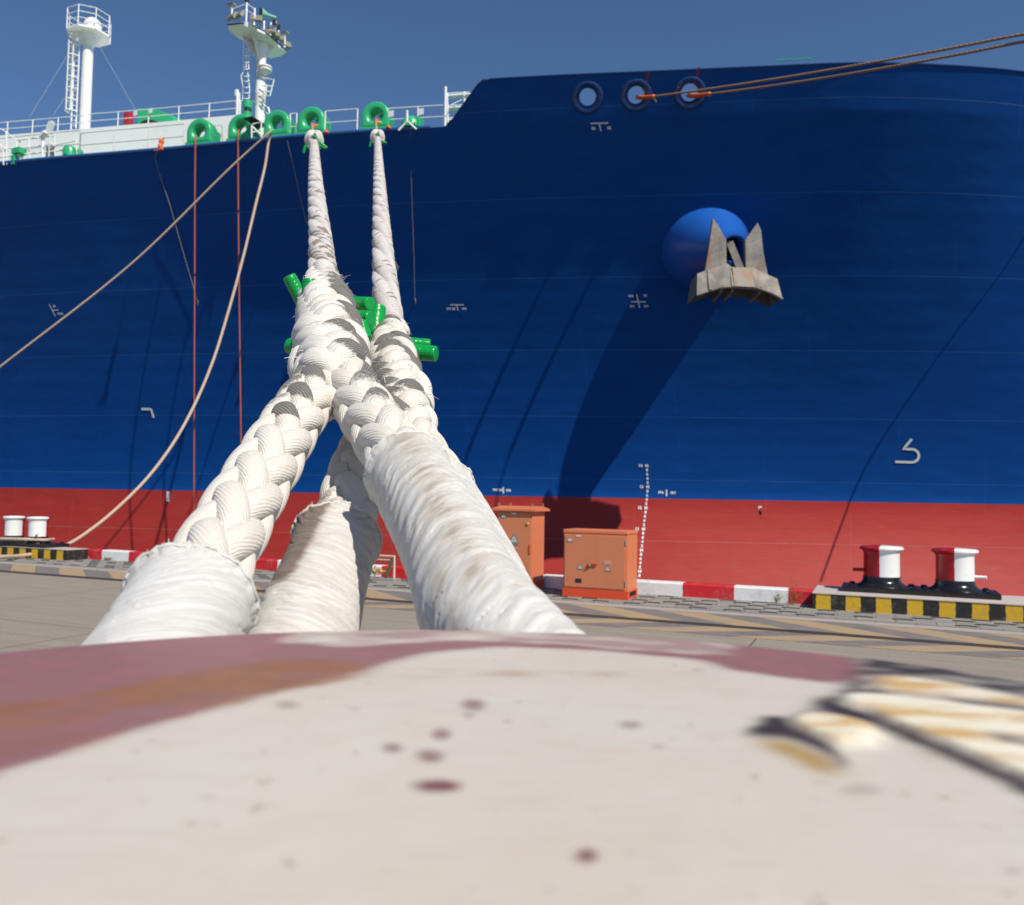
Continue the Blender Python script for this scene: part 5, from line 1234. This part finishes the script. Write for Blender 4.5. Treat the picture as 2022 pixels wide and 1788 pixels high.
# ------------------------------------------------------------------ slack lines
def linemat(name, ca, cb, lay=7.0):
    t = NT(name); U_ = t.attr('suv').outputs['Vector']; sx = t.n('SeparateXYZ', {0: U_})
    s_ = t.math('SINE', t.math('ADD', t.math('MULTIPLY', sx.outputs[0], 2*PI*3), t.math('MULTIPLY', sx.outputs[1], lay*2*PI)))
    nz = t.noise(1.0, t.map(U_, (1, .9, 1)), 5)
    return t.out(t.mix(t.math('ADD', t.math('MULTIPLY', s_, .06), nz), ca, cb), .8, t.bump(s_, .4, .006))
M['line_beige'] = linemat('beige_rope', (.55, .42, .32), (.44, .32, .23)); M['line_brown'] = linemat('brown_rope', (.30, .19, .10), (.22, .14, .075))
M['line_red'] = linemat('red_rope', (.42, .09, .05), (.32, .08, .05)); M['line_grey'] = linemat('thin_grey_line', (.26, .25, .26), (.2, .19, .2)); M['line_tan'] = linemat('tan_rope', (.42, .33, .24), (.32, .25, .19))
def cable(name, P, r, mat, label, cat='rope', group=None, n=160, parent=None):
    P = smoothpath(P, n); k = 8; T, N_, B_ = frames(P); a = np.linspace(0, 2*PI, k+1)
    V = P[:, None]+(N_[:, None]*np.cos(a)[None, :, None]+B_[:, None]*np.sin(a)[None, :, None])*r
    ls = np.r_[0, np.cumsum(np.linalg.norm(np.diff(P, axis=0), axis=1))]
    uv = np.stack([np.repeat(a[None]/(2*PI), n, 0), np.repeat(ls[:, None], k+1, 1), np.zeros((n, k+1))], -1)
    o = mk(name, V, gridF(n, k+1), mat, parent, True, vec=uv)
    if not parent: tag(o, label, cat, group)
    return o
h0, h1, h2 = chock_hole(0), chock_hole(1), chock_hole(2)
for i, (px, lab) in enumerate(((386, 'red rope hanging straight down the hull from the leftmost green chock'), (470, 'red rope hanging straight down the hull from the second green chock from the left'))):
    zc2 = float((chocks[i][1]-E0)@Fw); hb_ = chocks[i][3]
    y0 = (268, 257)[i]
    za = zc2-.45; xs = ((386, 385.5, 384.5, 383.5, 383), (470, 470, 471.5, 475, 478))[i]
    cable('hanging_rope', [at(px+2, y0, zc2-.05), at(xs[0], y0+8, za), at(xs[1], y0+40, za-.05), at(xs[2], 520, za-.05), at(xs[3], 800, za-.05), at(xs[4], 1060, za-.05)], .033, M['line_red'], lab, 'rope', 'red ropes hanging from the chocks')
# the rope sagging to the left bollards
A0, A1 = np.array([-10.05, 34.5]), np.array([-13.9, 23.2])
def sagpt(x, y):
    k_ = ray(x, y); kx = k_[0]/k_[1]; d = A1-A0; t_ = (kx*A0[1]-A0[0])/(d[0]-kx*d[1]); Y = A0[1]+d[1]*t_; return E0+k_*(Y/k_[1])
pts = [(536, 258), (533, 268), (524, 325), (506, 400), (481, 505), (452, 612), (421, 712), (386, 796), (342, 876), (292, 943), (240, 996), (188, 1040), (130, 1077), (80, 1092), (40, 1098)]
P = [sagpt(*p) for p in pts]+[at(0, 1100, 22.6), at(-60, 1101, 22.0)]
cable('slack_mooring_line', P, .055, M['line_beige'], 'beige rope sagging in a long curve from the third chock to the far left bollards', 'rope')
cable('mooring_line', [at(537, 258, 34.6), at(532, 262, 34.2), at(488, 301, 34.0), at(262, 519, 33.2), at(0, 725, 32.0), at(-300, 960, 31.0)], .042, M['line_tan'], 'taut tan line running from the third chock down to the left picture edge', 'rope')
c_ = cl[1]
cable('mooring_line', [c_+ZV*.1+SV*.2+NV*.36, c_+ZV*.1+SV*.4-NV*.05, c_+ZV*.12+SV*.1-NV*.38, c_+ZV*.12-SV*.5-NV*.55, c_+ZV*.06-SV*1.6-NV*.6, c_-SV*3-NV*.7-ZV*.1], .045, M['line_beige'], 'beige rope end turned round the foot of the distant white bollards', 'rope')
# brown lines to the right
for (x0, y0), (xs, ys), (x1, y1), lab in (((1256, 193), (1290, 191), (2022, 68), 'upper brown mooring line leading from the middle bow opening to the upper right'), ((1356, 190), (1400, 186), (2022, 83), 'lower brown mooring line leading from the right bow opening to the upper right')):
    hz = hull_hit(x0, y0); zc2 = float((HP(*hz)-E0)@Fw)
    Pst = at(xs, ys, zc2-1.1); Pin = at(x0, y0, zc2+.25); far = at(x1, y1, 21.0); k_ = []
    for t_ in np.linspace(0, 1, 9):
        p = Pst*(1-t_)+far*t_; p = p-ZV*(.10*4*t_*(1-t_)); k_.append(p)
    ext = far+(far-Pst)*.55-ZV*1.2
    ro_ = cable('mooring_line', [Pin]+k_+[ext], .04, M['line_brown'], lab, 'rope', 'brown lines from the bow openings')
    q = MB(); q.tube([Pin+(Pst-Pin)*.1, (Pin+Pst)/2-ZV*.03, Pst], [.09, .085, .065], 10); q.tube([Pst-ZV*.02, Pst+(Pst-Pin)*.05+ZV*.03], [.1, .07], 8); WLq = WL[ro_.name]; q.build('chafe_guard', M['orange'], ro_, True)
    if x0 < 1300: q = MB(); q.tube([Pst, Pst+(far-Pst)*.012-ZV*.22], [.02, .03], 6); q.build('yellow_tail', M['yellow'], ro_, True)
bl = [HP(*hull_hit(x, y))+SUN*t_ for (x, y), t_ in zip(((2060, 400), (2000, 505), (1900, 640), (1800, 780), (1722, 900), (1680, 985), (1645, 1080), (1620, 1150)), (2.5, 4.5, 7, 9, 11, 12.5, 13.8, 14.5))]
cable('bow_line', bl, .04, M['line_brown'], 'brown bow line beyond the right picture edge whose shadow crosses the hull', 'rope')
# thin heaving lines against the plating
def onplate(pxs, off): return [HP(*hull_hit(*p), off) for p in pxs]
cable('heaving_line', [at(318, 292, 36.2)]+onplate([(311, 304), (340, 410), (368, 510), (392, 592)], .12), .018, M['line_grey'], 'thin line hanging from the orange tie at the left deck rail')
hk = MB(); p = onplate([(393, 597)], .12)[0]; hk.lathe(p, [(.02, .12), (.045, .06), (.05, -.02), (.03, -.12)], ZV, 10); kn = hk.build('knot', M['rail'], bpy.data.objects['heaving_line'], True)
cable('heaving_line', onplate([(569, 277), (582, 330), (594, 385), (607, 440)], .1), .014, M['line_grey'], 'thin grey line hanging between the third and fourth green chocks')
o_ = cable('heaving_line', [at(812, 252, 33.9)]+onplate([(812, 262), (814, 380), (818, 500), (820, 590)], .1), .016, M['line_grey'], 'thin vertical line with a small weight right of the white mooring ropes')
hk = MB(); p = onplate([(821, 594)], .1)[0]; hk.lathe(p, [(.02, .14), (.045, .08), (.055, -.04), (.03, -.14)], ZV, 10); hk.build('line_weight', M['rail'], o_, True)
b = MB(); P = [at(316, 274, 36.0), at(319, 282, 36.0), at(316, 290, 35.9), at(321, 296, 35.8)]
b.tube(smoothpath(P, 14), [.05, .07, .1, .12, .1, .07, .08, .1, .1, .07, .05, .05, .07, .04], 7); b.tube([at(320, 280, 36), at(324, 272, 36)], .03, 5); b.tube([at(304, 298, 35.9), at(322, 295, 35.8)], .03, 5)
tag(b.build('rope_tie', M['orange'], None, True), 'small orange rope tie knotted on the left deck railing', 'rope tie')
